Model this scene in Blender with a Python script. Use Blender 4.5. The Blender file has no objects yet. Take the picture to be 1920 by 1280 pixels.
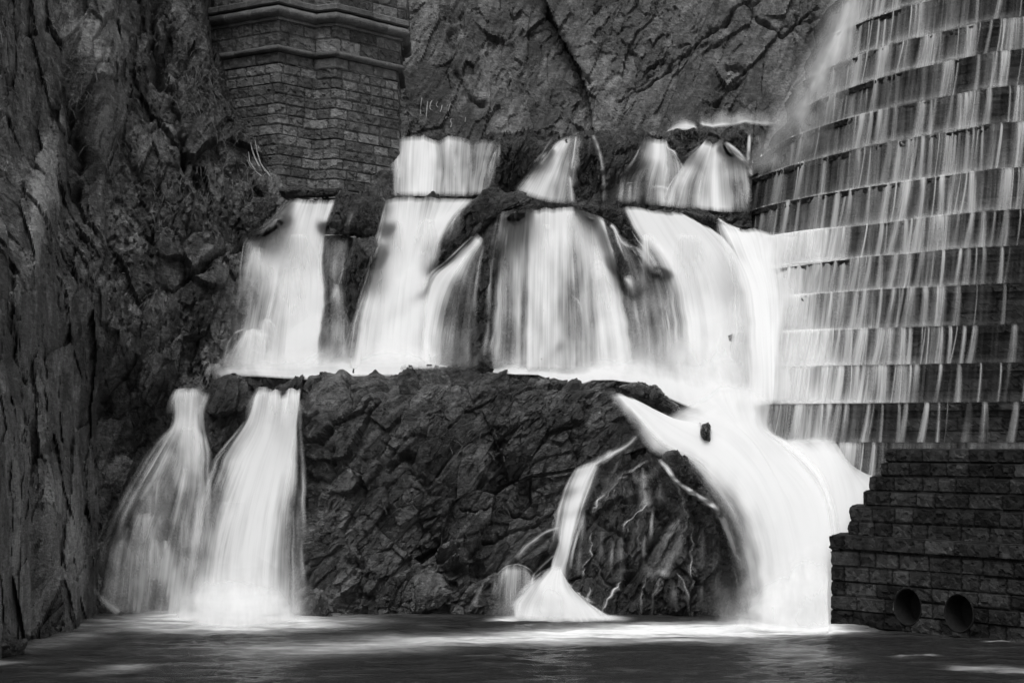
import bpy, math, random
import numpy as np
from mathutils import Vector
from mathutils.bvhtree import BVHTree

rng = np.random.default_rng(7)
random.seed(7)
F = 3583.0          # focal length in pixels of the 1920-wide photograph
HZ = 830.0          # horizon row
ZC = 4.86           # camera height over the pool (m)
C = bpy.context.scene.collection

def at(px, py, Y):
    px = np.asarray(px, float); py = np.asarray(py, float); Y = np.asarray(Y, float)
    px, py, Y = np.broadcast_arrays(px, py, Y)
    return np.stack([(px - 960) * Y / F, Y, ZC + (HZ - py) * Y / F], -1)

# ------------------------------------------------------------------ noise
def h01(ix, iy, iz, s):
    n = (ix.astype(np.int64) * 374761393 + iy.astype(np.int64) * 668265263 + iz.astype(np.int64) * 2147483647 + s * 974634777) & 0xFFFFFFFF
    n = ((n ^ (n >> 13)) * 1274126177) & 0xFFFFFFFF
    n = ((n ^ (n >> 16)) * 2246822519) & 0xFFFFFFFF
    n = n ^ (n >> 15)
    return (n & 0xFFFFFF) / float(0xFFFFFF)

def vnoise(p, s=0):
    i = np.floor(p).astype(np.int64); f = p - i
    f = f * f * (3 - 2 * f)
    r = 0
    for a in (0, 1):
        for b in (0, 1):
            for c in (0, 1):
                w = (f[..., 0] if a else 1 - f[..., 0]) * (f[..., 1] if b else 1 - f[..., 1]) * (f[..., 2] if c else 1 - f[..., 2])
                r = r + w * h01(i[..., 0] + a, i[..., 1] + b, i[..., 2] + c, s)
    return r * 2 - 1

def fbm(p, o=4, s=0):
    r = 0; a = 1.0; t = 0
    for k in range(o):
        r = r + a * vnoise(p * (2 ** k) + 17.3 * k, s + k); t += a; a *= .52
    return r / t

def facets(p, s=0, tilt=.8):
    """blocky fractured rock: each cell is a tilted flat face; returns (offset, crack, cell tone)"""
    q = p.reshape(-1, 3)
    out = np.empty(len(q)); crk = np.empty(len(q)); ton = np.empty(len(q))
    for c0 in range(0, len(q), 60000):
        pp = q[c0:c0 + 60000]
        i = np.floor(pp).astype(np.int64)
        b1 = np.full(len(pp), 1e9); b2 = np.full(len(pp), 1e9)
        h = np.zeros(len(pp)); t = np.zeros(len(pp))
        for a in (-1, 0, 1):
            for b in (-1, 0, 1):
                for c in (-1, 0, 1):
                    jx, jy, jz = i[:, 0] + a, i[:, 1] + b, i[:, 2] + c
                    dx = pp[:, 0] - (jx + h01(jx, jy, jz, s + 1)); dy = pp[:, 1] - (jy + h01(jx, jy, jz, s + 2)); dz = pp[:, 2] - (jz + h01(jx, jy, jz, s + 3))
                    d = np.sqrt(dx * dx + dy * dy + dz * dz)
                    hh = h01(jx, jy, jz, s + 4) - .5 + tilt * ((h01(jx, jy, jz, s + 5) - .5) * dx * 2 + (h01(jx, jy, jz, s + 6) - .5) * dz * 2)
                    m = d < b1
                    b2 = np.where(m, b1, np.minimum(b2, d))
                    h = np.where(m, hh, h); t = np.where(m, h01(jx, jy, jz, s + 7), t)
                    b1 = np.where(m, d, b1)
        out[c0:c0 + 60000] = h; crk[c0:c0 + 60000] = np.exp(-(b2 - b1) / .06); ton[c0:c0 + 60000] = t
    sh = p.shape[:-1]
    return out.reshape(sh), crk.reshape(sh), ton.reshape(sh)

def rock_disp(P, seed=0, dip=55, amp=1.0, size=1.0, stretch=2.0):
    """displacement (m) and tone for world points P. dip = angle of the strata in the XZ plane"""
    a = math.radians(dip); ca, sa = math.cos(a), math.sin(a)
    W = P + .09 * np.stack([fbm(P * .9, 3, seed + 50), fbm(P * .9 + 9, 3, seed + 51), fbm(P * .9 + 31, 3, seed + 52)], -1)
    u = W[..., 0] * ca + W[..., 2] * sa; v = -W[..., 0] * sa + W[..., 2] * ca
    Q = np.stack([u / stretch, W[..., 1] * .7, v], -1) / size
    big, cb, tb = facets(Q * .42, seed, 1.1)
    mid, cm, tm = facets(Q * 1.05 + 5, seed + 20, 1.6)
    sm, cs, ts = facets(Q * 2.7 + 11, seed + 40, 2.0)
    sm2, cs2, ts2 = facets(Q * 6.5 + 3, seed + 60, 2.0)
    rough = fbm(W * 5, 4, seed + 70)
    lam = fbm(np.stack([u * .8, W[..., 1], v * 9], -1), 3, seed + 80)
    patch = np.clip(.5 + 2.4 * fbm(P * .5, 3, seed + 95), 0, 1)       # smooth slabs against rubble
    d = amp * size * (.60 * big + .36 * mid + (.05 + .17 * patch) * sm + (.012 + .09 * patch) * sm2) + .08 * rough * (.35 + patch) + .08 * lam * (1.2 - patch)
    d -= amp * (.13 * cb * np.clip(.5 + rough * 2, 0, 1) + .06 * cm + .03 * cs * (.3 + patch))
    tone = .25 * tb + .3 * tm + .25 * ts + .2 * ts2
    return d, tone

def smooth(A, n, ax=0):
    for _ in range(n):
        B = np.pad(A, [(1, 1) if k == ax else (0, 0) for k in range(A.ndim)], mode='edge')
        sl = [slice(None)] * A.ndim
        s0, s1, s2 = list(sl), list(sl), list(sl)
        s0[ax] = slice(0, -2); s1[ax] = slice(1, -1); s2[ax] = slice(2, None)
        A = (B[tuple(s0)] + 2 * B[tuple(s1)] + B[tuple(s2)]) / 4
    return A

def grid_normals(P):
    du = np.gradient(P, axis=1); dv = np.gradient(P, axis=0)
    n = np.cross(du, dv); n /= (np.linalg.norm(n, axis=-1, keepdims=True) + 1e-9)
    return n

# ------------------------------------------------------------------ mesh building
def mesh_obj(name, V, Q, mat, parent=None, attrs=None, uv=None, smooth_=False, back=None):
    me = bpy.data.meshes.new(name)
    V = np.ascontiguousarray(V.reshape(-1, 3), np.float32); Q = np.ascontiguousarray(Q, np.int32)
    me.vertices.add(len(V)); me.vertices.foreach_set('co', V.ravel())
    me.loops.add(Q.size); me.loops.foreach_set('vertex_index', Q.ravel())
    me.polygons.add(len(Q)); me.polygons.foreach_set('loop_start', np.arange(0, Q.size, Q.shape[1], dtype=np.int32))
    me.polygons.foreach_set('use_smooth', np.full(len(Q), smooth_, bool))
    for k, a in (attrs or {}).items():
        at_ = me.attributes.new(k, 'FLOAT', 'POINT'); at_.data.foreach_set('value', np.ascontiguousarray(a.ravel(), np.float32))
    if uv is not None:
        ul = me.uv_layers.new(name='UVMap'); ul.data.foreach_set('uv', np.ascontiguousarray(uv.reshape(-1, 2)[Q.ravel()].ravel(), np.float32))
    me.update(calc_edges=True); me.validate()
    me.materials.append(mat)
    o = bpy.data.objects.new(name, me); C.objects.link(o)
    if parent: o.parent = parent
    return o

def quads(nr, nc, base=0, wrap=False):
    r = np.arange(nr - 1)[:, None]; c = np.arange(nc if wrap else nc - 1)[None, :]
    c2 = (c + 1) % nc
    return (base + np.stack([r * nc + c, (r + 1) * nc + c, (r + 1) * nc + c2, r * nc + c2], -1)).reshape(-1, 4)

def grid_obj(name, P, mat, parent=None, attrs=None, uv=None, smooth_=False, keep=None):
    nr, nc = P.shape[:2]
    Q = quads(nr, nc)
    if keep is not None:
        k = keep.ravel(); Q = Q[k[Q].all(1)]
    return mesh_obj(name, P, Q, mat, parent, attrs, uv, smooth_)

def tag(o, label=None, cat=None, group=None, kind=None):
    if label: o['label'] = label
    if cat: o['category'] = cat
    if group: o['group'] = group
    if kind: o['kind'] = kind
    return o

def empty(name, loc, label, cat, group=None):
    o = bpy.data.objects.new(name, None); C.objects.link(o); o.location = loc
    return tag(o, label, cat, group)

def part(o, parent):
    """parent keeping world place"""
    o.parent = parent
    o.matrix_parent_inverse = __import__('mathutils').Matrix.Translation(parent.location).inverted()
    return o

# ------------------------------------------------------------------ materials
def new_mat(name):
    m = bpy.data.materials.new(name); m.use_nodes = True
    nt = m.node_tree; nt.nodes.clear()
    out = nt.nodes.new('ShaderNodeOutputMaterial')
    return m, nt, out

def N(nt, typ, **kw):
    n = nt.nodes.new(typ)
    for k, v in kw.items():
        if k.startswith('i_'): n.inputs[k[2:].replace('_', ' ')].default_value = v
        else: setattr(n, k, v)
    return n

def math_(nt, op, a, b=None, clamp=False):
    n = nt.nodes.new('ShaderNodeMath'); n.operation = op; n.use_clamp = clamp
    for k, v in ((0, a), (1, b)):
        if v is None: continue
        if hasattr(v, 'is_linked') or hasattr(v, 'links'): nt.links.new(v, n.inputs[k])
        else: n.inputs[k].default_value = v
    return n.outputs[0]

def noise_(nt, vec, scale, detail=4, rough=.6, map_=None):
    if map_ is not None:
        mp = nt.nodes.new('ShaderNodeMapping')
        mp.inputs['Scale'].default_value = map_[0]; mp.inputs['Rotation'].default_value = map_[1]
        nt.links.new(vec, mp.inputs['Vector']); vec = mp.outputs[0]
    n = nt.nodes.new('ShaderNodeTexNoise'); n.inputs['Scale'].default_value = scale
    n.inputs['Detail'].default_value = detail; n.inputs['Roughness'].default_value = rough
    nt.links.new(vec, n.inputs['Vector'])
    return n.outputs['Fac']

def rng_(nt, v, a, b, c, d):
    n = nt.nodes.new('ShaderNodeMapRange'); n.inputs[1].default_value = a; n.inputs[2].default_value = b
    n.inputs[3].default_value = c; n.inputs[4].default_value = d
    nt.links.new(v, n.inputs[0]); return n.outputs[0]

def rock_mat(name, lo, hi, rough=.55, dip=55, bump=.05, spec=.5, lich=.0, stone=False):
    m, nt, out = new_mat(name)
    co = nt.nodes.new('ShaderNodeTexCoord').outputs['Object']
    a = math.radians(dip)
    rot = ((1, 1, 1), (0, a, 0))
    n1 = noise_(nt, co, .9, 5, .65)
    n2 = noise_(nt, co, 5.5, 6, .72)
    n3 = noise_(nt, co, 1.0, 6, .75, ((2.2, 2.2, 13), (0, a, 0)))
    n4 = noise_(nt, co, 17, 6, .8)
    at_ = N(nt, 'ShaderNodeAttribute', attribute_name='tone').outputs['Fac']
    s = math_(nt, 'MULTIPLY', at_, 1.35 if not stone else 2.2)
    s = math_(nt, 'ADD', s, math_(nt, 'MULTIPLY', rng_(nt, n1, .3, .7, 0, 1), .35))
    s = math_(nt, 'ADD', s, math_(nt, 'MULTIPLY', rng_(nt, n2, .3, .7, 0, 1), .5))
    s = math_(nt, 'ADD', s, math_(nt, 'MULTIPLY', rng_(nt, n3, .3, .7, 0, 1), .45))
    s = math_(nt, 'ADD', s, math_(nt, 'MULTIPLY', rng_(nt, n4, .3, .7, 0, 1), .45))
    v = rng_(nt, s, .75 if not stone else .6, 2.2 if not stone else 2.9, 0, 1)
    v = math_(nt, 'POWER', math_(nt, 'MAXIMUM', v, 0.0), 2.3)
    val = rng_(nt, v, 0, 1, lo, hi)
    if lich > 0:   # pale mineral stain / lichen flecks with a shape of their own
        l1 = noise_(nt, co, 3.3, 8, .8)
        l = rng_(nt, l1, .60, .72, 0, lich)
        val = math_(nt, 'ADD', val, l)
    cmb = nt.nodes.new('ShaderNodeCombineColor')
    for k in range(3): nt.links.new(val, cmb.inputs[k])
    b = nt.nodes.new('ShaderNodeBsdfPrincipled')
    nt.links.new(cmb.outputs[0], b.inputs['Base Color'])
    nt.links.new(rng_(nt, n2, .3, .7, rough - .12, rough + .2), b.inputs['Roughness'])
    b.inputs['Specular IOR Level'].default_value = spec
    hgt = math_(nt, 'ADD', math_(nt, 'MULTIPLY', n2, 1.0), math_(nt, 'MULTIPLY', n3, .8))
    hgt = math_(nt, 'ADD', hgt, math_(nt, 'MULTIPLY', n4, .7))
    vo = nt.nodes.new('ShaderNodeTexVoronoi'); vo.feature = 'DISTANCE_TO_EDGE'; vo.inputs['Scale'].default_value = 3.2
    mp = nt.nodes.new('ShaderNodeMapping'); mp.inputs['Rotation'].default_value = (0, a, 0); mp.inputs['Scale'].default_value = (.6, 1, 1.7)
    dist = nt.nodes.new('ShaderNodeVectorMath'); dist.operation = 'ADD'
    nz = nt.nodes.new('ShaderNodeTexNoise'); nz.inputs['Scale'].default_value = 2.5; nz.inputs['Detail'].default_value = 4
    nt.links.new(co, nz.inputs['Vector']); nt.links.new(nz.outputs['Color'], dist.inputs[0]); nt.links.new(co, dist.inputs[1])
    nt.links.new(dist.outputs[0], mp.inputs['Vector']); nt.links.new(mp.outputs[0], vo.inputs['Vector'])
    if not stone:
        hgt = math_(nt, 'ADD', hgt, rng_(nt, vo.outputs['Distance'], 0, .05, -.35, 0))
    bp = nt.nodes.new('ShaderNodeBump'); bp.inputs['Distance'].default_value = bump; bp.inputs['Strength'].default_value = 1
    nt.links.new(hgt, bp.inputs['Height']); nt.links.new(bp.outputs[0], b.inputs['Normal'])
    nt.links.new(b.outputs[0], out.inputs[0])
    return m

def water_mat(name, col=.88, streak=(5.5, .22), k=1.5, soft=.0):
    """silky falling water: density attribute x streaks running down the fall"""
    m, nt, out = new_mat(name)
    uv = nt.nodes.new('ShaderNodeUVMap').outputs[0]
    d = N(nt, 'ShaderNodeAttribute', attribute_name='dens').outputs['Fac']
    n1 = rng_(nt, noise_(nt, uv, 1, 3, .55, ((streak[0], streak[1], 1), (0, 0, 0))), .28, .72, 0, 1)
    n2 = rng_(nt, noise_(nt, uv, 1, 3, .6, ((streak[0] * 4.5, streak[1] * 1.6, 1), (0, 0, 0))), .28, .72, 0, 1)
    n0 = rng_(nt, noise_(nt, uv, 1, 3, .55, ((streak[0] * .22, streak[1] * 1.3, 1), (0, 0, 0))), .3, .7, 0, 1)
    n = math_(nt, 'ADD', math_(nt, 'ADD', math_(nt, 'MULTIPLY', n1, .42), math_(nt, 'MULTIPLY', n2, .22)), math_(nt, 'MULTIPLY', n0, .36))
    dd = math_(nt, 'MULTIPLY', d, math_(nt, 'SUBTRACT', 1.08, d))
    al = math_(nt, 'ADD', d, math_(nt, 'MULTIPLY', math_(nt, 'MULTIPLY', math_(nt, 'SUBTRACT', n, .5), dd), k * 2.0), clamp=True)
    val = rng_(nt, n, 0, 1, col - .04, col + .03)
    cmb = nt.nodes.new('ShaderNodeCombineColor')
    for q in range(3): nt.links.new(val, cmb.inputs[q])
    df = nt.nodes.new('ShaderNodeBsdfDiffuse'); tl = nt.nodes.new('ShaderNodeBsdfTranslucent'); tr = nt.nodes.new('ShaderNodeBsdfTransparent')
    nt.links.new(cmb.outputs[0], df.inputs[0]); nt.links.new(cmb.outputs[0], tl.inputs[0])
    ge = nt.nodes.new('ShaderNodeNewGeometry')      # aerated water scatters light from all round: soften the surface normal
    vm = nt.nodes.new('ShaderNodeVectorMath'); vm.operation = 'MULTIPLY_ADD'; nt.links.new(ge.outputs['Normal'], vm.inputs[0]); vm.inputs[1].default_value = (.22, .22, .22); vm.inputs[2].default_value = (0, -.6, .62)
    vn = nt.nodes.new('ShaderNodeVectorMath'); vn.operation = 'NORMALIZE'; nt.links.new(vm.outputs[0], vn.inputs[0])
    nt.links.new(vn.outputs[0], df.inputs['Normal'])
    mx = nt.nodes.new('ShaderNodeMixShader'); mx.inputs[0].default_value = .25
    nt.links.new(df.outputs[0], mx.inputs[1]); nt.links.new(tl.outputs[0], mx.inputs[2])
    al = math_(nt, 'POWER', al, 1.7, clamp=True)
    m2 = nt.nodes.new('ShaderNodeMixShader'); nt.links.new(al, m2.inputs[0])
    nt.links.new(tr.outputs[0], m2.inputs[1]); nt.links.new(mx.outputs[0], m2.inputs[2])
    nt.links.new(m2.outputs[0], out.inputs[0])
    return m

def plain_mat(name, v, rough=.7):
    m, nt, out = new_mat(name)
    co = nt.nodes.new('ShaderNodeTexCoord').outputs['Object']
    n = rng_(nt, noise_(nt, co, 9, 5, .7), .3, .7, v * .6, v * 1.4)
    cmb = nt.nodes.new('ShaderNodeCombineColor')
    for q in range(3): nt.links.new(n, cmb.inputs[q])
    b = nt.nodes.new('ShaderNodeBsdfPrincipled'); nt.links.new(cmb.outputs[0], b.inputs['Base Color']); b.inputs['Roughness'].default_value = rough; b.inputs['Specular IOR Level'].default_value = .1
    nt.links.new(b.outputs[0], out.inputs[0]); return m

M_cliff = rock_mat('cliff_rock', .020, .50, .55, 70, .13, .4, .05)
M_back = rock_mat('back_cliff_rock', .045, .36, .7, 60, .10, .3, .05)
M_ledge = rock_mat('ledge_rock', .009, .17, .42, 50, .12, .5)
M_bluff = rock_mat('bluff_rock', .008, .31, .42, 48, .12, .5, .03)
M_wet = rock_mat('wet_rock', .005, .12, .28, 60, .10, .6)
M_dam = rock_mat('dam_stone', .004, .042, .7, 5, .03, .07, .0, True)
M_wall = rock_mat('wall_stone', .004, .07, .7, 5, .04, .07, .04, True)
M_pipe = plain_mat('pipe_iron', .012, .8)
M_pier = rock_mat('pier_stone', .03, .27, .65, 88, .045, .3, .0, True)
M_water = water_mat('falling_water', .86, (5.0, .2), 1.5)
M_veil = water_mat('water_veil', .86, (7, .3), 1.5)
M_foam = water_mat('foam', .90, (1.4, 1.4), .9)
M_torrent = water_mat('white_torrent', .88, (2.6, .2), .7)
M_spray = water_mat('spray', .8, (1.5, .5), .35)

# ------------------------------------------------------------------ rock surfaces
ALLROCK = []   # (P grid, quads) used to drape water
def T1(px, py): return np.interp(py, [700, 1170], [56.6, 55.2])
def T2(px, py): return np.interp(py, [385, 700], [61.2, 57.6])
def T3(px, py): return np.interp(py, [250, 385], [66.2, 63.8])

def reg(P, Q): ALLROCK.append((P.reshape(-1, 3).copy(), Q))

def spaced(a, b, lo, hi, d, big):
    """samples a..b, fine (d) inside lo..hi and coarse (big) outside"""
    r = list(np.arange(a, lo, big)) + list(np.arange(lo, hi, d)) + list(np.arange(hi, b + big, big))
    return np.array(r)

def crack_lines(px, py, lines):
    """grooves along traced fracture lines: returns metres to push in"""
    g = np.zeros(np.shape(px))
    if not len(lines): return g
    q = np.stack([px / 22., py / 22., 0 * px], -1)
    wx = fbm(q, 4, 900); wy = fbm(q + 40, 4, 901); wm = np.clip(.75 + 1.1 * fbm(q * .8 + 9, 3, 902), .1, 1.3)
    px = px + 13 * wx; py = py + 13 * wy
    for pts, w, dep in lines:
        pts = np.array(pts, float)
        best = np.full(np.shape(px), 1e9)
        wob = 0
        for (x0, y0), (x1, y1) in zip(pts[:-1], pts[1:]):
            L2 = (x1 - x0) ** 2 + (y1 - y0) ** 2
            t = np.clip(((px - x0) * (x1 - x0) + (py - y0) * (y1 - y0)) / L2, 0, 1)
            best = np.minimum(best, np.hypot(px - x0 - t * (x1 - x0), py - y0 - t * (y1 - y0)))
        g = np.maximum(g, dep * wm * np.exp(-(best / (w * .6 * (.5 + wm))) ** 1.5))
    return g

def terrace(name, pxs, top, Yf, py_bot, mat, seed, dip, amp=.8, size=.9, d=2.3, back=6.0, cracks=None, mod=None, n_dir=None):
    """a rock face from below its foot up to a traced top edge, then a ledge running back"""
    tx = np.array([t[0] for t in top]); ty = np.array([t[1] for t in top])
    pyt = np.interp(pxs, tx, ty)
    nr = int((py_bot - pyt.min()) / d)
    s = np.linspace(0, 1, nr)[:, None]
    PY = pyt[None, :] + s * (py_bot - pyt[None, :])
    PX = np.broadcast_to(pxs[None, :], PY.shape)
    Y = Yf(PX, PY)
    if mod is not None: Y = Y + mod(PX, PY)
    P = at(PX, PY, Y)
    nb = 14
    lead = np.repeat(P[:1], nb, 0).copy()
    k = (np.linspace(1, 0, nb, endpoint=False) ** 1.5)[:, None]
    lead[..., 1] += back * k; lead[..., 2] += .15 * k
    D, tone = rock_disp(np.concatenate([lead, P], 0), seed, dip, amp, size)
    G = np.concatenate([lead, P], 0)
    cr = crack_lines(PX, PY, cracks or [])
    D[nb:] -= cr
    n = np.zeros_like(G); n[..., 1] = -.93; n[..., 2] = .36
    n[:nb, :, 1] = -.5; n[:nb, :, 2] = .86
    fade = np.ones(G.shape[0]); 
    G = G + n * D[..., None] * fade[:, None, None]
    o = grid_obj(name, G, mat, attrs={'tone': tone})
    reg(G, quads(*G.shape[:2]))
    return o

def blob(name, outline, Yc, thick, mat, seed, c=None, tilt=.0, dip=50, amp=.5, size=.6, d=2.3, flat=2.5, label=None, cat='rock', group=None, cracks=None, back=None, rag=1.0, rag_px=3.5):
    """a free-standing rock with a traced outline, its own thickness and a closed back"""
    o_ = np.array(outline, float)
    c = np.array(c if c is not None else o_.mean(0))
    q = []
    for a, b in zip(o_, np.roll(o_, -1, 0)):
        m = max(2, int(np.hypot(*(b - a)) / 2))
        q.append(a + (b - a) * np.linspace(0, 1, m, endpoint=False)[:, None])
    q = np.concatenate(q) - c
    ang = np.arctan2(q[:, 1], q[:, 0]); r = np.hypot(q[:, 0], q[:, 1])
    k = np.argsort(ang); ang, r = ang[k], r[k]
    nth = int(np.clip(2 * math.pi * r.mean() * 1.15 / d, 40, 1500))
    th = np.linspace(-math.pi, math.pi, nth, endpoint=False)
    R = np.interp(th, ang, r, period=2 * math.pi)
    ar = th * r.mean() / 11.
    R = R + rag_px * fbm(np.stack([np.cos(th) * r.mean() / 19., np.sin(th) * r.mean() / 19., 0 * th + seed], -1), 4, seed + 3)
    nf = int(np.clip(r.mean() * 1.1 / d, 12, 260))
    # even in arc length: s from 0 (centre front) to 1 (rim), then the back
    sf = np.sin(np.linspace(0, 1, nf) ** 1.0 * math.pi / 2) * .5 + np.linspace(0, 1, nf) * .5
    sb = np.linspace(1, 0, 9)[1:]
    S = np.concatenate([sf, sb]); front = np.concatenate([np.ones(nf), -np.ones(8)])
    PX = c[0] + S[:, None] * R * np.cos(th); PY = c[1] + S[:, None] * R * np.sin(th)
    prof = (np.clip(1 - S ** flat, 0, 1)) ** .55
    T = np.where(front > 0, thick, back if back is not None else thick * .8)
    Y = Yc - (front * T * prof)[:, None] + tilt * (o_[:, 1].max() - PY) / 60.
    P = at(PX, PY, Y)
    D, tone = rock_disp(P, seed, dip, amp, size)
    n = np.zeros_like(P)
    rad = np.stack([np.cos(th), 0 * th, -np.sin(th)], -1)
    w = S[:, None, None] ** 3
    n = np.array([0, -1, .25])[None, None, :] * (front[:, None, None]) * (1 - w) + rad[None] * w * .7 * rag
    if cracks: D = D - crack_lines(PX, PY, cracks) * (front[:, None] > 0)
    D = D * np.where(front > 0, 1, .3)[:, None]
    # keep centre single valued
    D[0] = D[0].mean(); D[-1] = D[-1].mean()
    G = P + n * D[..., None]
    Q = quads(len(S), nth, wrap=True)
    o = mesh_obj(name, G, Q, mat, None, {'tone': tone})
    reg(G, Q)
    if label: tag(o, label, cat, group)
    return o

# --- left cliff -------------------------------------------------------------
def left_depth(px, py):
    hi = np.interp(px, [-400, 0, 150, 300, 420, 520, 640], [40, 49, 55, 58.5, 60.5, 62.4, 65.5])      # level of the pier
    mid = np.interp(px, [-400, 0, 110, 200, 330, 420, 480, 640], [36, 45, 51, 54, 56.4, 58.0, 60.0, 63])
    lo = np.interp(px, [-400, 0, 60, 140, 158, 185, 250, 330, 640], [32, 43.2, 48.5, 52.6, 54.0, 56.2, 56.6, 57.0, 58.5])
    wl = np.clip((py - 640) / 200, 0, 1); wh = np.clip((560 - py) / 300, 0, 1)
    wl = wl * wl * (3 - 2 * wl); wh = wh * wh * (3 - 2 * wh)
    y = mid * (1 - wl) * (1 - wh) + lo * wl + hi * wh * (1 - wl)
    # a leaning near buttress and ribs of upright rock
    b = np.exp(-((px - (60 + (py - 600) * .10)) / 75.) ** 2) * np.clip((py + 100) / 700, .2, 1)
    b2 = np.exp(-((px - (110 + (py - 1000) * .12)) / 38.) ** 2) * np.clip((py - 700) / 200, 0, 1)
    b3 = np.exp(-((px - (190 + (py - 150) * .02)) / 60.) ** 2) * np.clip((380 - py) / 200, 0, 1)
    b4 = np.exp(-((px - (85 + (py - 350) * -.10)) / 26.) ** 2) * np.clip(1 - abs(py - 370) / 170., 0, 1)
    b5 = np.exp(-((px - (300 + (py - 300) * .55)) / 45.) ** 2) * np.clip(1 - abs(py - 330) / 230., 0, 1)
    bound = np.interp(py, [0, 60, 100, 160, 220, 300, 350, 380], [375, 380, 392, 408, 440, 498, 545, 700])
    y = y + 5.0 * np.clip((px - bound) / 26., 0, 1) * (py < 372)
    return y - 1.3 * b - 1.1 * b2 - 1.6 * b3 - .8 * b4 - 1.2 * b5
lc = [([(395, 60), (470, 240), (520, 300)], 9, .8), ([(285, 0), (290, 130), (330, 210), (350, 330)], 8, .9),
      ([(455, 455), (380, 500), (320, 535), (270, 560)], 5, .5), ([(310, 720), (250, 760), (150, 780)], 7, .5),
      ([(120, 180), (150, 280), (145, 360)], 9, .7), ([(240, 560), (235, 700), (260, 860)], 6, .4),
      ([(15, 480), (30, 640), (45, 830)], 7, .6), ([(190, 740), (205, 770)], 12, .7), ([(155, 860), (158, 1000), (150, 1080)], 8, .6)]
pxs = spaced(-420, 640, -20, 600, 2.4, 14)
pys = np.concatenate([np.arange(-700, -30, 12), np.arange(-30, 1260, 2.4)])
PY, PX = np.meshgrid(pys, pxs, indexing='ij')
PP = at(PX, np.minimum(PY, 1260), left_depth(PX, PY))
D, tone = rock_disp(PP, 100, 72, .85, 1.0, 2.3)
D = D - crack_lines(PX, PY, lc)
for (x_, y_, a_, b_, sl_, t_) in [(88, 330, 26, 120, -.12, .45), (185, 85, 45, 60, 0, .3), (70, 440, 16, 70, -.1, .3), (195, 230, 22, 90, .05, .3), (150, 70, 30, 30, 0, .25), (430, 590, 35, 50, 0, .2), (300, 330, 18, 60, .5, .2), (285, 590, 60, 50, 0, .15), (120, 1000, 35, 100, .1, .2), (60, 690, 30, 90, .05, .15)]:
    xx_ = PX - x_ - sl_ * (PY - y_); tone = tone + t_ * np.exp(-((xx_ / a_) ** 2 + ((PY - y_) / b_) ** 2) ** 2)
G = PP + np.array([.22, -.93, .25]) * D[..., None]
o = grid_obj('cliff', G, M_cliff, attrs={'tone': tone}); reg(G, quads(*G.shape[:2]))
tag(o, 'tall dark wet rock cliff rising on the left side of the falls', 'cliff', kind='structure')

# --- back cliff --------------------------------------------------------------
def back_depth(px, py):
    y = 74 + (270 - py) * .010 + np.interp(px, [300, 760, 900, 1110, 1300, 1600, 2200], [2, 0, 1.4, 1.2, -.6, -.4, 1.0])
    e = px - np.interp(py, [-200, 0, 50, 130, 200, 260], [930, 1020, 1045, 1090, 1108, 1112])     # leaning edge between two slabs
    y = y + np.where(e > 0, -1.0 * np.exp(-e / 260), .4 * np.exp(e / 120))
    f = px - np.interp(py, [-100, 0, 100, 250], [790, 840, 870, 930])
    y = y - .9 * np.exp(-(f / 45) ** 2)
    return y
bc = [([(1540, -40), (1390, 12), (1330, 70), (1265, 118), (1170, 185)], 3.5, .6), ([(1390, 8), (1412, 35), (1470, 62), (1530, 20)], 4, .7),
      ([(1490, 25), (1520, 50), (1560, 25)], 4, .5), ([(1120, 20), (1170, -10)], 4, .4), ([(1030, 30), (1070, 95), (1105, 150)], 6, .6),
      ([(1370, 128), (1395, 132)], 8, .6), ([(1340, 200), (1360, 170), (1400, 140)], 4, .4), ([(845, 60), (850, 130), (900, 200)], 8, .4),
      ([(1230, 115), (1290, 75)], 3, .3), ([(1160, 190), (1175, 170), (1255, 105)], 2.5, .3)]
pxs = spaced(300, 2500, 700, 1640, 2.6, 24)
pys = np.concatenate([np.arange(-900, -30, 14), np.arange(-30, 300, 2.6)])
PY, PX = np.meshgrid(pys, pxs, indexing='ij')
PP = at(PX, PY, back_depth(PX, PY))
D, tone = rock_disp(PP, 300, 66, .42, 1.25, 2.6)
D -= crack_lines(PX, PY, bc)
G = PP + np.array([0, -.95, .3]) * D[..., None]
o = grid_obj('cliff', G, M_back, attrs={'tone': tone}); reg(G, quads(*G.shape[:2]))
tag(o, 'pale slabby cliff behind the upper falls crossed by diagonal cracks', 'cliff', kind='structure')

# --- terraces -----------------------------------------------------------------
o = terrace('rock_ledge', np.arange(690, 1412, 2.3), [(690, 262), (743, 262), (800, 258), (905, 262), (935, 252), (1000, 248), (1100, 250), (1200, 246), (1260, 262), (1360, 258), (1440, 252)],
            T3, 430, M_ledge, 400, 48, .75, .8,
            mod=lambda x, y: .9 * np.exp(-((x - 830) / 75.) ** 2) - .9 * np.exp(-((x - 1160) / 45.) ** 2) - .5 * np.exp(-((x - 1000) / 50.) ** 2))
tag(o, 'upper rock terrace under the highest row of falls', 'rock ledge', kind='structure')
o = terrace('rock_ledge', np.arange(400, 1424, 2.3), [(400, 400), (440, 392), (500, 372), (545, 374), (625, 376), (640, 366), (700, 368), (740, 372), (880, 374), (930, 366), (1000, 385), (1060, 388), (1110, 390), (1250, 394), (1300, 402), (1390, 440), (1640, 442)],
            T2, 760, M_ledge, 500, 60, .7, .75,
            mod=lambda x, y: .9 * np.exp(-((x - 560) / 60.) ** 2) + .9 * np.exp(-((x - 760) / 70.) ** 2) - .8 * np.exp(-((x - 1030) / 110.) ** 2) - .7 * np.exp(-((x - 660) / 22.) ** 2),
            cracks=[([(598, 440), (600, 560), (596, 690)], 5, .5)])
tag(o, 'middle rock terrace under the broad middle falls', 'rock ledge', kind='structure')
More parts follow.
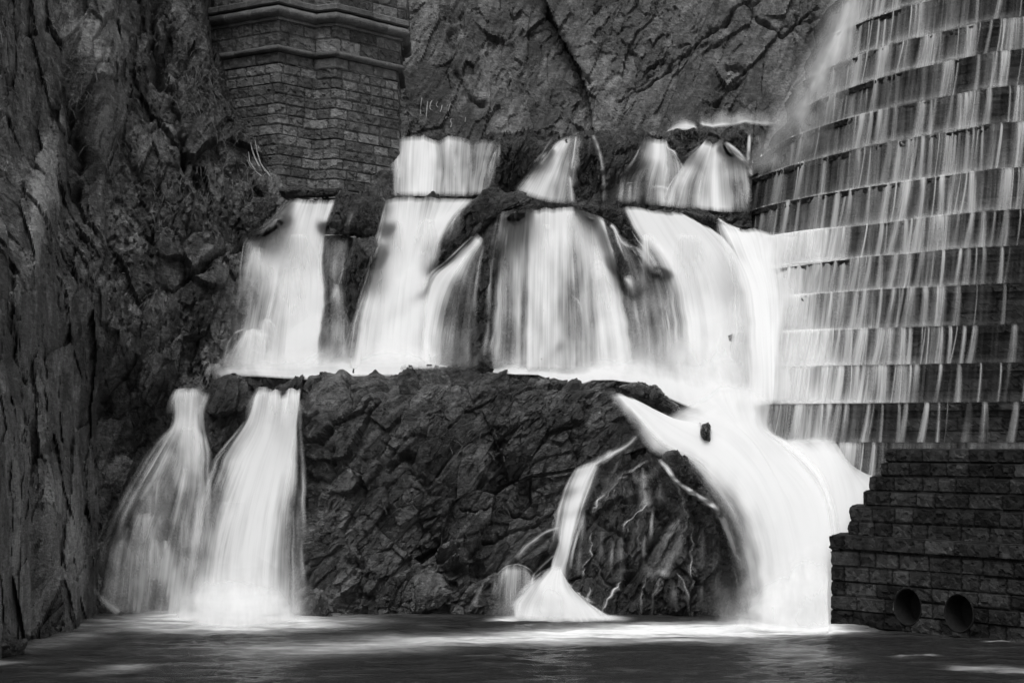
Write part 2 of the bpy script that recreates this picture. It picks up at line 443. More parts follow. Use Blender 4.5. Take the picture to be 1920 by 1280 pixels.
o = terrace('rock_ledge', np.arange(150, 1700, 2.6), [(150, 720), (300, 715), (325, 735), (380, 735), (400, 712), (440, 702), (475, 728), (560, 730), (600, 712), (1150, 722), (1250, 760), (1330, 768), (1700, 768)],
            T1, 1230, M_ledge, 600, 70, .75, .8,
            mod=lambda x, y: .9 * np.exp(-((x - 500) / 50.) ** 2) + np.where((x > 570) & (x < 1240), 1.2, 0))
tag(o, 'lowest rock terrace dropping into the pool', 'rock ledge', kind='structure')

# --- big free-standing rocks -----------------------------------------------------
bluff_out = [(558, 722), (570, 700), (590, 695), (600, 690), (622, 693), (640, 688), (655, 696), (680, 698), (705, 690), (722, 696), (745, 694), (762, 686), (800, 690), (830, 686), (858, 683), (880, 690), (905, 694), (930, 700), (950, 696), (975, 704), (1000, 706), (1030, 712), (1060, 722), (1092, 722), (1112, 715), (1150, 716), (1168, 745), (1205, 785), (1226, 806), (1240, 840), (1225, 860), (1180, 850), (1150, 900), (1110, 960), (1090, 1010), (1040, 1050), (1000, 1110), (985, 1155), (985, 1200), (760, 1205), (600, 1200), (540, 1195), (543, 1140), (560, 1060), (556, 980), (562, 900), (556, 820), (562, 780), (552, 765), (556, 742)]
blob('rock_bluff', bluff_out, 56.25, 1.9, M_bluff, 710, c=(860, 930), tilt=.07, dip=48, amp=.95, size=.8, d=2.2, flat=3.6, label='large dark craggy bluff between the left falls and the right chute', cat='rock', back=3.5, rag=.8, rag_px=5,
     cracks=[([(640, 790), (690, 740), (740, 715)], 4, .35), ([(1190, 880), (1120, 910), (1000, 985), (900, 1020)], 4, .4), ([(625, 850), (612, 900), (560, 890)], 10, .5), ([(730, 880), (760, 850), (780, 880)], 16, .55),
             ([(640, 700), (655, 760)], 4, .3), ([(560, 830), (600, 835), (622, 800)], 6, .5), ([(830, 1060), (900, 1075), (890, 1040)], 12, .6), ([(660, 1060), (680, 1110), (720, 1140)], 8, .5), ([(960, 700), (955, 780), (925, 850)], 3, .3), ([(1060, 810), (1100, 880)], 3, .3), ([(870, 950), (950, 960), (1010, 970)], 3, .3)])
dome_out = [(1195, 812), (1222, 832), (1232, 850), (1244, 866), (1262, 875), (1290, 895), (1318, 918), (1340, 945), (1362, 990), (1385, 1040), (1402, 1090), (1410, 1150), (1405, 1195), (1300, 1200), (1140, 1195), (1085, 1150), (1058, 1100), (1052, 1050), (1062, 990), (1085, 920), (1108, 880), (1150, 842), (1170, 822)]
blob('rock_dome', dome_out, 55.4, 1.5, M_wet, 760, c=(1215, 1030), tilt=.12, dip=62, amp=.95, size=.6, d=2.0, flat=3.0, label='rounded wet outcrop at the foot of the right chute, veined with thin rivulets', cat='rock', back=1.5,
     cracks=[([(1175, 940), (1215, 930), (1250, 980), (1200, 1060), (1150, 1110)], 7, .45), ([(1060, 1090), (1110, 1070), (1160, 1110)], 6, .4), ([(1300, 960), (1290, 1040), (1310, 1100)], 5, .3), ([(1120, 980), (1170, 1010), (1180, 1060)], 6, .35)])
B = [
 ('boulder', [(398, 712), (430, 706), (462, 716), (478, 738), (482, 755), (455, 775), (440, 800), (425, 835), (408, 862), (392, 850), (378, 800), (374, 775), (384, 745), (392, 730)], 55.9, .8, M_wet, 'knobbly dark boulder wedged between the two falls at lower left'),
 ('boulder', [(1155, 722), (1195, 716), (1228, 728), (1250, 742), (1272, 760), (1280, 775), (1262, 778), (1235, 770), (1210, 757), (1190, 742), (1165, 735)], 55.1, .7, M_wet, 'low dark boulder ridge at the top of the right chute'),
 ('boulder', [(1240, 870), (1250, 848), (1272, 844), (1290, 856), (1300, 880), (1318, 900), (1345, 935), (1352, 960), (1335, 955), (1300, 930), (1268, 905), (1250, 890)], 53.25, .4, M_wet, 'black slanting boulder bordering the top right of the rivulet dome'),
 ('boulder', [(1315, 798), (1328, 790), (1334, 796), (1333, 830), (1320, 824), (1314, 812)], 53.45, .3, M_wet, 'small pointed black rock poking through the white chute'),
 ('boulder', [(612, 405), (628, 378), (645, 362), (675, 364), (712, 368), (722, 376), (720, 420), (706, 445), (690, 455), (665, 438), (640, 440), (622, 425), (608, 418)], 60.0, .8, M_wet, 'dark mossy boulder between the two left middle falls'),
 ('boulder', [(664, 446), (700, 450), (706, 462), (690, 510), (670, 560), (655, 620), (644, 600), (640, 520), (655, 480)], 59.2, .6, M_wet, 'narrow black rock wedge below the mossy boulder of the middle falls'),
 ('boulder', [(835, 425), (860, 396), (885, 372), (915, 354), (935, 356), (952, 364), (975, 360), (1005, 372), (1010, 382), (960, 388), (935, 400), (925, 420), (905, 440), (870, 470), (835, 505), (815, 515), (808, 495), (818, 455)], 59.4, .9, M_wet, 'big leaning craggy boulder left of the broad middle curtain'),
 ('boulder', [(895, 445), (912, 420), (930, 400), (945, 402), (938, 450), (928, 520), (915, 640), (880, 690), (845, 680), (835, 640), (850, 560), (865, 500)], 59.0, .6, M_wet, 'dark rock rib left of the broad middle curtain, under a thin veil'),
 ('boulder', [(1065, 384), (1105, 382), (1150, 386), (1178, 392), (1190, 412), (1198, 440), (1180, 452), (1160, 430), (1130, 408), (1100, 396)], 59.6, .5, M_wet, 'dark rock ridge at the top between the two broad middle falls'),
 ('boulder', [(1190, 455), (1215, 462), (1234, 485), (1242, 510), (1225, 512), (1205, 490)], 58.6, .5, M_wet, 'small dark rock standing among streams right of the middle curtain'),
 ('boulder', [(1130, 420), (1150, 424), (1175, 470), (1200, 500), (1215, 540), (1190, 560), (1165, 530), (1145, 480)], 58.9, .5, M_wet, 'wet slanting rock between thin streams right of the middle curtain'),
 ('boulder', [(1280, 395), (1310, 390), (1345, 402), (1368, 425), (1395, 440), (1360, 445), (1335, 436), (1300, 412)], 59.6, .5, M_wet, 'dark rock ridge beside the upper right of the broad white chute'),
 ('boulder', [(892, 692), (895, 676), (907, 669), (920, 677), (925, 692), (908, 700)], 54.9, .25, M_wet, 'small lone stone perched on top of the big bluff'),
 ('boulder', [(1258, 245), (1268, 240), (1300, 242), (1312, 252), (1310, 266), (1285, 272), (1262, 262)], 64.6, .4, M_wet, 'low black boulder over the upper falls, left one of the pair'),
 ('boulder', [(1302, 246), (1316, 241), (1326, 248), (1322, 258), (1308, 257)], 64.2, .25, M_wet, 'smallest black stone above the upper falls'),
 ('boulder', [(1354, 268), (1362, 250), (1378, 244), (1394, 254), (1400, 280), (1402, 310), (1385, 300), (1362, 280)], 64.4, .5, M_wet, 'smooth black boulder at the right end of the upper falls'),
 ('boulder', [(1120, 262), (1150, 250), (1205, 248), (1208, 300), (1185, 325), (1165, 350), (1155, 380), (1128, 382), (1122, 320)], 64.0, .9, M_ledge, 'diagonally grained rock slab in the middle of the upper falls'),
 ('boulder', [(925, 268), (950, 254), (1010, 254), (1040, 262), (1020, 300), (985, 340), (955, 372), (925, 372), (915, 330)], 64.2, .8, M_ledge, 'pale grey rock slab right of the left upper fall'),
 ('boulder', [(1060, 262), (1085, 254), (1112, 262), (1122, 320), (1125, 382), (1062, 382), (1056, 320)], 64.6, .6, M_wet, 'dark rock slab behind the thin upper streams'),
 ('boulder', [(455, 395), (480, 372), (520, 366), (542, 375), (530, 410), (505, 425), (480, 440), (462, 440)], 60.0, .7, M_cliff, 'angular grey boulder left of the leftmost middle fall'),
 ('boulder', [(520, 355), (560, 348), (600, 352), (640, 356), (635, 368), (590, 372), (545, 372)], 61.6, .6, M_ledge, 'low flat rock at the foot of the stone pier'),
 ('boulder', [(935, 1150), (950, 1132), (968, 1128), (985, 1140), (980, 1175), (940, 1178)], 53.9, .35, M_wet, 'small dark rock at the waterline beside the narrow chute'),
 ('boulder', [(905, 1120), (925, 1075), (950, 1060), (985, 1065), (1005, 1090), (1000, 1130), (975, 1190), (905, 1190)], 54.4, .5, M_wet, 'rounded wet rock under a thin fan of streams, left of the narrow chute'),
 ('boulder', [(560, 1190), (548, 1150), (552, 1110), (575, 1095), (605, 1105), (625, 1140), (630, 1190)], 54.5, .5, M_bluff, 'mossy rock lump at the waterline right of the big lower left fall'),
 ('boulder', [(690, 1140), (715, 1090), (745, 1065), (790, 1060), (830, 1080), (850, 1110), (820, 1140), (780, 1160), (770, 1200), (700, 1200)], 54.7, .6, M_bluff, 'pale knobbly rock bulge low on the front of the big bluff'),
 ('boulder', [(-60, 1215), (0, 1170), (20, 1185), (45, 1205), (30, 1235), (-10, 1262), (-60, 1262)], 44.2, .8, M_wet, 'dark rock at the water edge in the lower left corner'),
 ('boulder', [(1075, 1140), (1060, 1105), (1080, 1085), (1110, 1078), (1135, 1100), (1140, 1140), (1120, 1180), (1085, 1180)], 53.9, .45, M_wet, 'smooth round wet rock at the lower left of the rivulet dome'),
]
for k, (nm, ol, yc, th, mt, lb) in enumerate(B):
    sz = math.sqrt(abs(sum(a[0] * b[1] - b[0] * a[1] for a, b in zip(ol, ol[1:] + ol[:1]))) / 2) / 60.
    blob(nm, ol, yc, th, mt, 800 + 13 * k, group='boulders among the falls', dip=55 + (k * 17) % 30, amp=.75, size=float(np.clip(sz * .33, .16, .6)), d=2.0, flat=2.4, label=lb, cat='rock', rag=.8)

# ------------------------------------------------------------------ masonry
def masonry(name, path, z0, z1, courses, mat, seed, parent=None, blk=(.45, 1.0), amp=.035, groove=.03, du=.035, dz=.035, batter=0.0, cap=None, back=1.0, left_steps=None, holes=None, proud=0, rockface=.05, lip=0):
    """courses of rock-faced blocks along a plan path [(x,y)...] seen from its right-hand side"""
    path = np.array(path, float)
    L = np.concatenate([[0], np.cumsum(np.hypot(*np.diff(path, axis=0).T))])
    u = np.arange(0, L[-1] + du, du); u[-1] = L[-1]
    x = np.interp(u, L, path[:, 0]); y = np.interp(u, L, path[:, 1])
    t = np.stack([np.gradient(x), np.gradient(y)], -1); t /= np.linalg.norm(t, axis=-1, keepdims=True) + 1e-9
    n = np.stack([t[:, 1], -t[:, 0]], -1)
    z = np.arange(z1, z0, -dz)
    zz, uu = np.meshgrid(z, u, indexing='ij')
    cb = [z1]; k = 0
    while cb[-1] > z0 - 1: cb.append(cb[-1] - courses[k % len(courses)]); k += 1
    cb = -np.array(cb)
    ci = np.searchsorted(cb, -zz + 1e-6) - 1
    dzj = np.minimum(np.abs(-zz - cb[np.clip(ci, 0, len(cb) - 1)]), np.abs(cb[np.clip(ci + 1, 0, len(cb) - 1)] + zz))
    duj = np.full(uu.shape, 9.); br = np.zeros(uu.shape); br2 = np.zeros(uu.shape); br3 = np.zeros(uu.shape)
    r_ = np.random.default_rng(seed)
    for c in range(ci.min(), ci.max() + 1):
        b = [-r_.uniform(0, blk[0])]
        while b[-1] < L[-1] + 2: b.append(b[-1] + r_.uniform(*blk))
        b = np.array(b); m = ci == c
        w = uu[m] + .012 * np.sin(zz[m] * 37)
        bi = np.searchsorted(b, w) - 1
        duj[m] = np.minimum(w - b[bi], b[bi + 1] - w)
        rv = r_.random((3, len(b))); br[m] = rv[0][bi]; br2[m] = rv[1][bi]; br3[m] = rv[2][bi]
    P3 = np.stack([np.broadcast_to(x, uu.shape), np.broadcast_to(y, uu.shape), zz], -1)
    rk = fbm(P3 * 4 + seed, 4, seed) ; fc, _, ft = facets(P3 * 5.5 + seed, seed)
    edge = np.minimum(duj, dzj)
    pillow = np.clip(edge / .07, 0, 1) ** .6
    g = np.maximum(np.clip(1 - duj / .05, 0, 1), np.clip(1 - dzj / .035, 0, 1))
    D = amp * (br - .5) * 2 + rockface * (.5 * rk + 1.2 * fc * pillow) * (.4 + .6 * pillow) - groove * g * 1.4
    D = D + proud + batter * (z1 - zz) + lip * (z1 - zz < courses[0] * .5)
    if left_steps is not None: pass
    P = P3.copy(); P[..., 0] += n[None, :, 0] * D; P[..., 1] += n[None, :, 1] * D
    nb = 4
    tp = np.repeat(P[:1], nb, 0).copy(); kk = np.linspace(1, .04, nb)[:, None]
    tp[..., 0] -= n[None, :, 0] * back * kk; tp[..., 1] -= n[None, :, 1] * back * kk
    tp[..., 2] = z1 + .012 * fbm(tp * 3, 2, seed)
    P[0, :, 2] -= .02
    G = np.concatenate([tp, P], 0)
    tone = np.concatenate([np.repeat((.5 * br2 + .5 * ft)[:1], nb, 0), .62 * br2 + .38 * ft], 0)
    tone = np.clip(tone * .75 + .15, 0, 1) * np.concatenate([np.ones((nb, len(u))), 1 - .75 * g], 0)
    keep = None
    if holes is not None or left_steps is not None:
        keep = np.ones(G.shape[:2], bool)
        for (hu, hz, hr) in holes or []:
            keep &= (np.hypot(np.broadcast_to(u, G.shape[:2]) - hu, G[..., 2] - hz) > hr) | (np.arange(G.shape[0])[:, None] < nb)
    o = grid_obj(name, G, mat, None, {'tone': tone}, keep=keep)
    if parent: part(o, parent)
    return o, (u, x, y, n)

# ------------------------------------------------------------------ dam steps
CR = [  # traced crest lines, lowest first
 [(1540, 828), (1700, 830), (1920, 830)],
 [(1440, 752), (1560, 752), (1920, 754)],
 [(1372, 686), (1560, 684), (1920, 680)],
 [(1372, 620), (1553, 615), (1730, 611), (1920, 608)],
 [(1372, 563), (1480, 555), (1553, 549), (1634, 543), (1756, 536), (1920, 530)],
 [(1376, 512), (1484, 499), (1545, 491), (1634, 480), (1756, 471), (1920, 459)],
 [(1376, 448), (1472, 438), (1553, 429), (1634, 421), (1756, 405), (1920, 390)],
 [(1392, 402), (1420, 391), (1457, 381), (1530, 366), (1628, 350), (1759, 331), (1920, 310)],
 [(1369, 366), (1385, 348), (1410, 336), (1440, 325), (1497, 306), (1579, 286), (1661, 269), (1792, 246), (1920, 223)],
 [(1425, 300), (1450, 276), (1480, 259), (1530, 240), (1628, 210), (1726, 187), (1825, 170), (1920, 153)],
 [(1478, 236), (1495, 214), (1520, 196), (1548, 182), (1628, 154), (1710, 130), (1792, 111), (1858, 97), (1920, 84)],
 [(1512, 152), (1530, 132), (1560, 112), (1595, 95), (1694, 67), (1776, 48), (1920, 22)],
 [(1550, 78), (1562, 60), (1590, 38), (1630, 20), (1700, -2), (1800, -25), (1920, -46)],
 [(1572, 8), (1590, -20), (1640, -45), (1720, -70), (1920, -115)],
]
PXG = np.arange(1360, 2320, 4.0)
dam = empty('stepped_spillway', (13, 56, 0), 'tall curved flight of dark stone dam steps with water spilling over each', 'dam')
prevY = None; ST = []
for i, cr in enumerate(CR):
    c = np.array(cr, float)
    Yr = 52.6 + .2 * i
    z = (HZ - c[-1, 1]) * Yr / F
    if i < 3: Yt = np.interp(PXG, [1360, 1450, 1553, 1920, 2320], np.array([57.3, 56.0, 55.0, 52.6, 50.0]) + .25 * i)
    else:
        yt = z * F / (HZ - c[:, 1])
        sl = (yt[-1] - np.interp(1720, c[:, 0], yt)) / 200.
        Yt = np.interp(PXG, np.append(c[:, 0], 2320), np.append(yt, yt[-1] + min(sl, -.002) * 400))
        Yt = smooth(Yt, 14)
    if prevY is not None: Yt = np.maximum(Yt, prevY + .28)
    left = c[0, 0]
    m = PXG >= left
    X = (PXG[m] - 960) * Yt[m] / F; Y = Yt[m]
    # the steps turn away from the camera beyond their left end
    ex = np.array([[X[0] - .02 + .5, Y[0] + 7], [X[0] - .05, Y[0] + 4], [X[0] - .10, Y[0] + 2], [X[0] - .08, Y[0] + .8]])
    path = np.concatenate([ex, np.stack([X, Y], -1)])
    ST.append(dict(z=z, Y=Yt, path=path, left=left, X=X, Yv=Y, px=PXG[m]))
    prevY = Yt
for i, s in enumerate(ST):
    z0 = (ST[i - 1]['z'] if i else -1.2) - .12
    o, _ = masonry('step', s['path'], ZC + z0, ZC + s['z'], [.42, .36, .36], M_dam, 40 + i, dam, blk=(.6, 1.5), amp=.03, groove=.035, du=.045, dz=.04, back=2.5, rockface=.05, batter=.0, lip=.09)
    # rounded cap stones along the crest
    p = s['path']; t = np.gradient(p, axis=0); t /= np.linalg.norm(t, axis=1)[:, None]; n = np.stack([t[:, 1], -t[:, 0]], -1)

# ------------------------------------------------------------------ retaining wall with two pipe mouths
def XY(px, Y): return ((px - 960) * Y / F, Y)
wall = empty('stone_wall', (*XY(1600, 51.1), 0), 'black stepped stone block wall with two round pipe mouths at lower right', 'wall')
def zc(py, Y): return ZC + (HZ - py) * Y / F
Wc = XY(1600, 51.1)                         # front corner at the water
Wd = np.array(XY(1920, 46.4)) - np.array(Wc); WL = np.linalg.norm(Wd); Wd /= WL
Wn = np.array([Wd[1], -Wd[0]])              # outward
zt = zc(1005, 51.1)
pl = np.array(XY(1559, 51.5)); pc = np.array(Wc); pe = pc + Wd * (WL + 4)
bk = pl + np.array([.9, 3.0])
def hole_on(px, py):
    # where the view ray meets the wall plane
    d = np.array([(px - 960) / F, 1.0]); A = np.array([d, -Wd]).T
    k, s_ = np.linalg.solve(A, pc); return s_, ZC + (HZ - py) * k / F, pc + Wd * s_
u0 = np.linalg.norm(pl - bk) + np.linalg.norm(pc - pl)
H = [hole_on(1702, 1137), hole_on(1798, 1149)]
masonry('block_face', [bk, pl, pc, pe], -1.0, zt, [.40, .42, .40, .38], M_wall, 90, wall, blk=(.55, 1.15), amp=.022, groove=.045, back=1.2, holes=[(u0 + h[0], h[1], .47) for h in H], rockface=.045)
# overhanging coping course
cp = [p_ for p_ in (bk - np.array([.06, 0]), pl + np.array([-.06, -.06]), pc + Wn * .07, pe + Wn * .07)]
masonry('coping', cp, zt - .36, zt + .02, [.40], M_wall, 91, wall, blk=(.8, 1.5), amp=.018, groove=.04, back=1.3, rockface=.035)
# upper courses, each starting further along
lefts = [(1593, 948, 1005, 2), (1619, 920, 948, 1), (1631, 892, 920, 1), (1653, 866, 892, 1), (1661, 841, 866, 1)]
for k, (px, pt, pb, nrow) in enumerate(lefts):
    off = -Wn * (.12 + .07 * (k + 1))
    d = np.array([(px - 960) / F, 1.0]); A = np.array([d, -Wd]).T
    kk, s_ = np.linalg.solve(A, pc + off)
    st = pc + off + Wd * s_; Yk = st[1]
    ztop, zbot = zc(pt, Yk), zc(pb, Yk)
    masonry('upper_course', [st + np.array([.5, 2.2]), st, st + Wd * (WL + 4 - s_)], zbot - .06, ztop, [(ztop - zbot) / nrow], M_wall, 95 + k, wall, blk=(.55, 1.15), amp=.02, groove=.045, back=1.5, rockface=.045)
# pipe mouths
def ring(c, ax, r0, r1, d0, d1, name, mat, parent, seg=48):
    """a pipe: outer lip r1, inner r0, running from d0 (front) to d1 (back) along -ax"""
    ax = np.array([ax[0], ax[1], 0]); s = np.array([-ax[1], ax[0], 0]); up = np.array([0, 0, 1.])
    th = np.linspace(0, 2 * math.pi, seg, endpoint=False)
    rings = [(r1, d1), (r1, d0), ((r0 + r1) / 2, d0 + .02), (r0, d0), (r0, d1), (.001, d1 * 1.0)]
    V = np.array([[c + ax * dd + (s * math.cos(a) + up * math.sin(a)) * rr for a in th] for rr, dd in rings])
    o = mesh_obj(name, V, quads(len(rings), seg, wrap=True), mat, None, {'tone': np.full(V.shape[:2], .25)}, smooth_=False)
    part(o, parent); return o
for h in H:
    c3 = np.array([h[2][0], h[2][1], h[1]])
    ring(c3, Wn, .45, .50, .0, -.6, 'pipe_mouth', M_pipe, wall)

# ------------------------------------------------------------------ stone pier at upper left
pier = empty('stone_pier', (*XY(560, 63), ZC + 7.0), 'weathered block pier with moulded cornice above the left falls', 'pier')
def plan(pts): return [XY(*p) for p in pts]
body = plan([(395, 64.0), (522, 62.3), (590, 63.6), (628, 63.25), (745, 65.6), (750, 69)])
def zy(py, Y=62.3): return ZC + (HZ - py) * Y / F
masonry('pier_body', body, zy(395), zy(117), [.335], M_pier, 120, pier, blk=(.45, 1.1), amp=.014, groove=.03, batter=.025, back=.5, rockface=.035, du=.04)
masonry('smooth_band', body, zy(117), zy(96), [.37], M_pier, 121, pier, blk=(.9, 1.6), amp=.004, groove=.02, back=.5, rockface=.012, proud=.02, du=.04)
fr = plan([(385, 64.1), (522, 62.25), (590, 63.55), (629, 63.2), (747, 65.6), (753, 69)])
masonry('frieze', fr, zy(88), zy(34), [.47, .46], M_pier, 122, pier, blk=(.8, 1.3), amp=.012, groove=.03, back=.5, rockface=.035, proud=.04, du=.04)
masonry('parapet', plan([(400, 64.4), (527, 62.6), (590, 63.9), (634, 63.5), (762, 66.0), (768, 70)]), zy(8), zy(-80), [.9, .8], M_pier, 123, pier, blk=(1.0, 1.8), amp=.015, groove=.03, back=2.5, rockface=.02, du=.04)

def moulding(name, pts, z, prof, seed):
    """a profile (out, up) swept along a mitred plan path"""
    p = np.array(pts, float); L = np.concatenate([[0], np.cumsum(np.hypot(*np.diff(p, axis=0).T))])
    u = np.unique(np.concatenate([np.arange(0, L[-1], .06), L])); x = np.interp(u, L, p[:, 0]); y = np.interp(u, L, p[:, 1])
    seg = np.diff(p, axis=0); seg /= np.linalg.norm(seg, axis=1)[:, None]; sn = np.stack([seg[:, 1], -seg[:, 0]], -1)
    n = np.zeros((len(u), 2))
    for k, uu in enumerate(u):
        j = min(np.searchsorted(L, uu, 'right') - 1, len(seg) - 1)
        n[k] = sn[j]
        for c in range(1, len(L) - 1):
            if abs(uu - L[c]) < 1e-6:
                a = sn[c - 1] + sn[c]; a /= np.linalg.norm(a); n[k] = a / max(.5, a @ sn[c])
    pr = np.array(prof)
    r_ = np.random.default_rng(seed); j = np.cumsum(r_.uniform(.8, 1.4, 60))
    g = np.exp(-(np.abs(u[:, None] - j[None]).min(1) / .03) ** 2) * .025
    wob = .012 * np.array([math.sin(a * 3.1) + math.sin(a * 7.3) for a in u]) - g
    G = np.stack([x[None] + n[None, :, 0] * (pr[:, :1] + wob), y[None] + n[None, :, 1] * (pr[:, :1] + wob), z + pr[:, 1:2] + 0 * x[None]], -1)
    rr = np.random.default_rng(seed + 1).random(60); bi = np.searchsorted(j, u)
    tone = np.broadcast_to(.35 + .4 * rr[bi], G.shape[:2])
    o = grid_obj(name, G, M_pier, None, {'tone': tone}, smooth_=False); return part(o, pier)
roll = [(-.3, .36)] + [(.10 + .26 * math.cos(a), .17 + .17 * math.sin(a)) for a in np.linspace(math.pi / 2, -math.pi / 2, 12)] + [(.12, -.03), (.12, -.10), (.03, -.12), (-.2, -.13)]
moulding('cornice_moulding', fr, zy(32), roll, 131)
slab = [(-.6, .62), (.30, .58), (.34, .55), (.34, .40), (.28, .36), (-.2, .35)]
moulding('cornice_slab', fr, zy(32), slab, 132)
strc = [(-.1, .12), (.10, .10)] + [(.08 + .08 * math.cos(a), .02 + .08 * math.sin(a)) for a in np.linspace(math.pi / 2, -math.pi / 2, 7)] + [(.02, -.08), (-.1, -.09)]
moulding('string_course', fr, zy(91), strc, 133)

# ------------------------------------------------------------------ water, draped over the rocks
Vs = []; Qs = []; b0 = 0
for P_, Q_ in ALLROCK:
    Vs.append(P_); Qs.append(Q_ + b0); b0 += len(P_)
BV = BVHTree.FromPolygons(np.concatenate(Vs).tolist(), np.concatenate(Qs).tolist())
CAM = Vector((0, 0, ZC))
def hitY(px, py):
    d = Vector(((px - 960) / F, 1.0, (HZ - py) / F)); h = BV.ray_cast(CAM, d.normalized())
    return h[0].y if h[0] is not None else 1e3

def cat_(pts, n):
    """resample a polyline of (x,y,dens) with smooth interpolation, n samples evenly by length"""
    p = np.array(pts, float)
    L = np.concatenate([[0], np.cumsum(np.hypot(*np.diff(p[:, :2], axis=0).T))]); L /= L[-1]
    m = np.zeros_like(p)                      # monotone-ish hermite tangents
    dl = np.diff(L)[:, None]; sl = np.diff(p, axis=0) / dl
    m[0] = sl[0]; m[-1] = sl[-1]
    if len(p) > 2: m[1:-1] = (sl[:-1] + sl[1:]) / 2
    s = np.linspace(0, 1, n); k = np.clip(np.searchsorted(L, s, 'right') - 1, 0, len(p) - 2)
    h = (L[k + 1] - L[k]); t = ((s - L[k]) / h)[:, None]; h = h[:, None]
    r = (2 * t ** 3 - 3 * t ** 2 + 1) * p[k] + (t ** 3 - 2 * t ** 2 + t) * h * m[k] + (-2 * t ** 3 + 3 * t ** 2) * p[k + 1] + (t ** 3 - t ** 2) * h * m[k + 1]
    r[:, 2] = np.interp(s, L, p[:, 2])
    return r

def sheet_grid(lines, depth=None, off=.07, fall=.0, plane=None, step=5., sm=6, lim=None, edge=True, feather=8., ends=(.35, .8), wob=3.):
    nv = int(max(6, max(np.hypot(*np.diff(np.array(l)[:, :2], axis=0).T).sum() for l in lines) / step))
    R = np.array([cat_(l, nv) for l in lines])                # lines x nv x 3
    if edge:                                                  # feather both sides
        for side, nb in ((0, 1), (-1, -2)):
            e = R[side].copy(); dx = R[side][:, :2] - R[nb][:, :2]; dx /= (np.linalg.norm(dx, axis=1)[:, None] + 1e-6)
            e[:, :2] += dx * feather; e[:, 2] = 0
            R = np.concatenate([e[None], R]) if side == 0 else np.concatenate([R, e[None]])
    nl = len(R); w = np.hypot(*np.diff(R[:, :, :2].mean(1), axis=0).T)
    K = [0]
    for k in range(nl - 1): K += list(k + np.linspace(0, 1, max(2, int(w[k] / step)) + 1)[1:])
    K = np.array(K); i = np.clip(np.floor(K).astype(int), 0, nl - 2); f = (K - i)[:, None, None]
    A = R[i] * (1 - f) + R[i + 1] * f
    # smooth density interpolation across
    A = np.swapaxes(A, 0, 1)                                  # nv x nu x 3
    PX, PY, Dn = A[..., 0].copy(), A[..., 1].copy(), A[..., 2].copy()
    if plane is None and wob:
        sx = np.linspace(-1, 1, PX.shape[1])[None]; vv = np.linspace(0, 1, nv)[:, None]; o1 = rng.uniform(0, 99)
        PX += wob * fbm(np.stack([sx * .8 + 0 * PY, PY / 34., 0 * PX + o1], -1), 3, 31) * np.abs(sx) ** 1.5 * np.clip(vv * 3, .25, 1) * 1.6
        bl = fbm(np.stack([PX / 26., PY / 70., 0 * PX + o1 + 7], -1), 3, 33)
        Dn = Dn + 1.5 * bl * Dn * (1.02 - Dn)
    if plane is not None:
        Y = F * (ZC - plane) / (PY - HZ)
    else:
        if depth is not None and not callable(depth):
            Y = np.broadcast_to(np.linspace(depth[0], depth[1], nv)[:, None], PX.shape).copy()
        else:
            Y = np.array([[hitY(a, b) for a, b in zip(ra, rb)] for ra, rb in zip(PX, PY)])
            lim_ = lim if lim is not None else np.median(Y) + 1.2
            Y = np.minimum(Y, lim_)
            Ym = Y.copy()
            for _ in range(2):                                # lean to the nearest rock so that it stays under the film
                pm = np.pad(Ym, 1, mode='edge')
                Ym = np.minimum.reduce([pm[1:-1, 1:-1], pm[:-2, 1:-1], pm[2:, 1:-1], pm[1:-1, :-2], pm[1:-1, 2:]])
            Y = smooth(smooth(Ym, sm, 0), sm, 1) - off
            Y = Y - fall * np.linspace(0, 1, nv)[:, None] ** 2
    if plane is None:
        PY = PY + (5 * fbm(np.stack([PX[0] / 14., 0 * PX[0] + rng.uniform(0, 50), 0 * PX[0]], -1), 3, 77))[None] * (1 - np.linspace(0, 1, nv)[:, None]) ** 3
    Dn[0] *= ends[0]; Dn[1] *= .5 + ends[0] / 2; Dn[-1] *= ends[1] * .5; Dn[-2] *= ends[1]
    P = at(PX, PY, Y)
    mpp = Y.mean() / F
    U = np.cumsum(np.concatenate([[0], np.hypot(np.diff(PX, axis=1), np.diff(PY, axis=1)).mean(0)])) * mpp
    V = np.cumsum(np.concatenate([[0], np.hypot(np.diff(PX, axis=0), np.diff(PY, axis=0)).mean(1)])) * mpp
    uv = np.stack(np.broadcast_arrays(U[None, :], V[:, None]), -1) + rng.uniform(0, 50)
    return P, np.clip(Dn, 0, 1), uv

def join_sheets(name, parts, mat, parent=None):
    V = []; Q = []; D = []; U = []; b = 0
    for P, Dn, uv in parts:
        V.append(P.reshape(-1, 3)); D.append(Dn.ravel()); U.append(uv.reshape(-1, 2)); Q.append(quads(*P.shape[:2], base=b)); b += P.shape[0] * P.shape[1]
    return mesh_obj(name, np.concatenate(V), np.concatenate(Q), mat, parent, {'dens': np.concatenate(D)}, np.concatenate(U), True)

def ribbon_lines(pts, w0, w1=None, d=.7):
    """centre line (x,y[,dens]) -> three stream lines"""
    w1 = w0 if w1 is None else w1
    p = np.array([(a[0], a[1], a[2] if len(a) > 2 else d) for a in pts], float)
    t = np.gradient(p[:, :2], axis=0); t /= np.linalg.norm(t, axis=1)[:, None] + 1e-9; n = np.stack([t[:, 1], -t[:, 0]], -1)
    w = np.linspace(w0, w1, len(p))[:, None] / 2
    L = p.copy(); Rr = p.copy(); L[:, :2] -= n * w; Rr[:, :2] += n * w; L[:, 2] = 0; Rr[:, 2] = 0
    return [L, p, Rr]

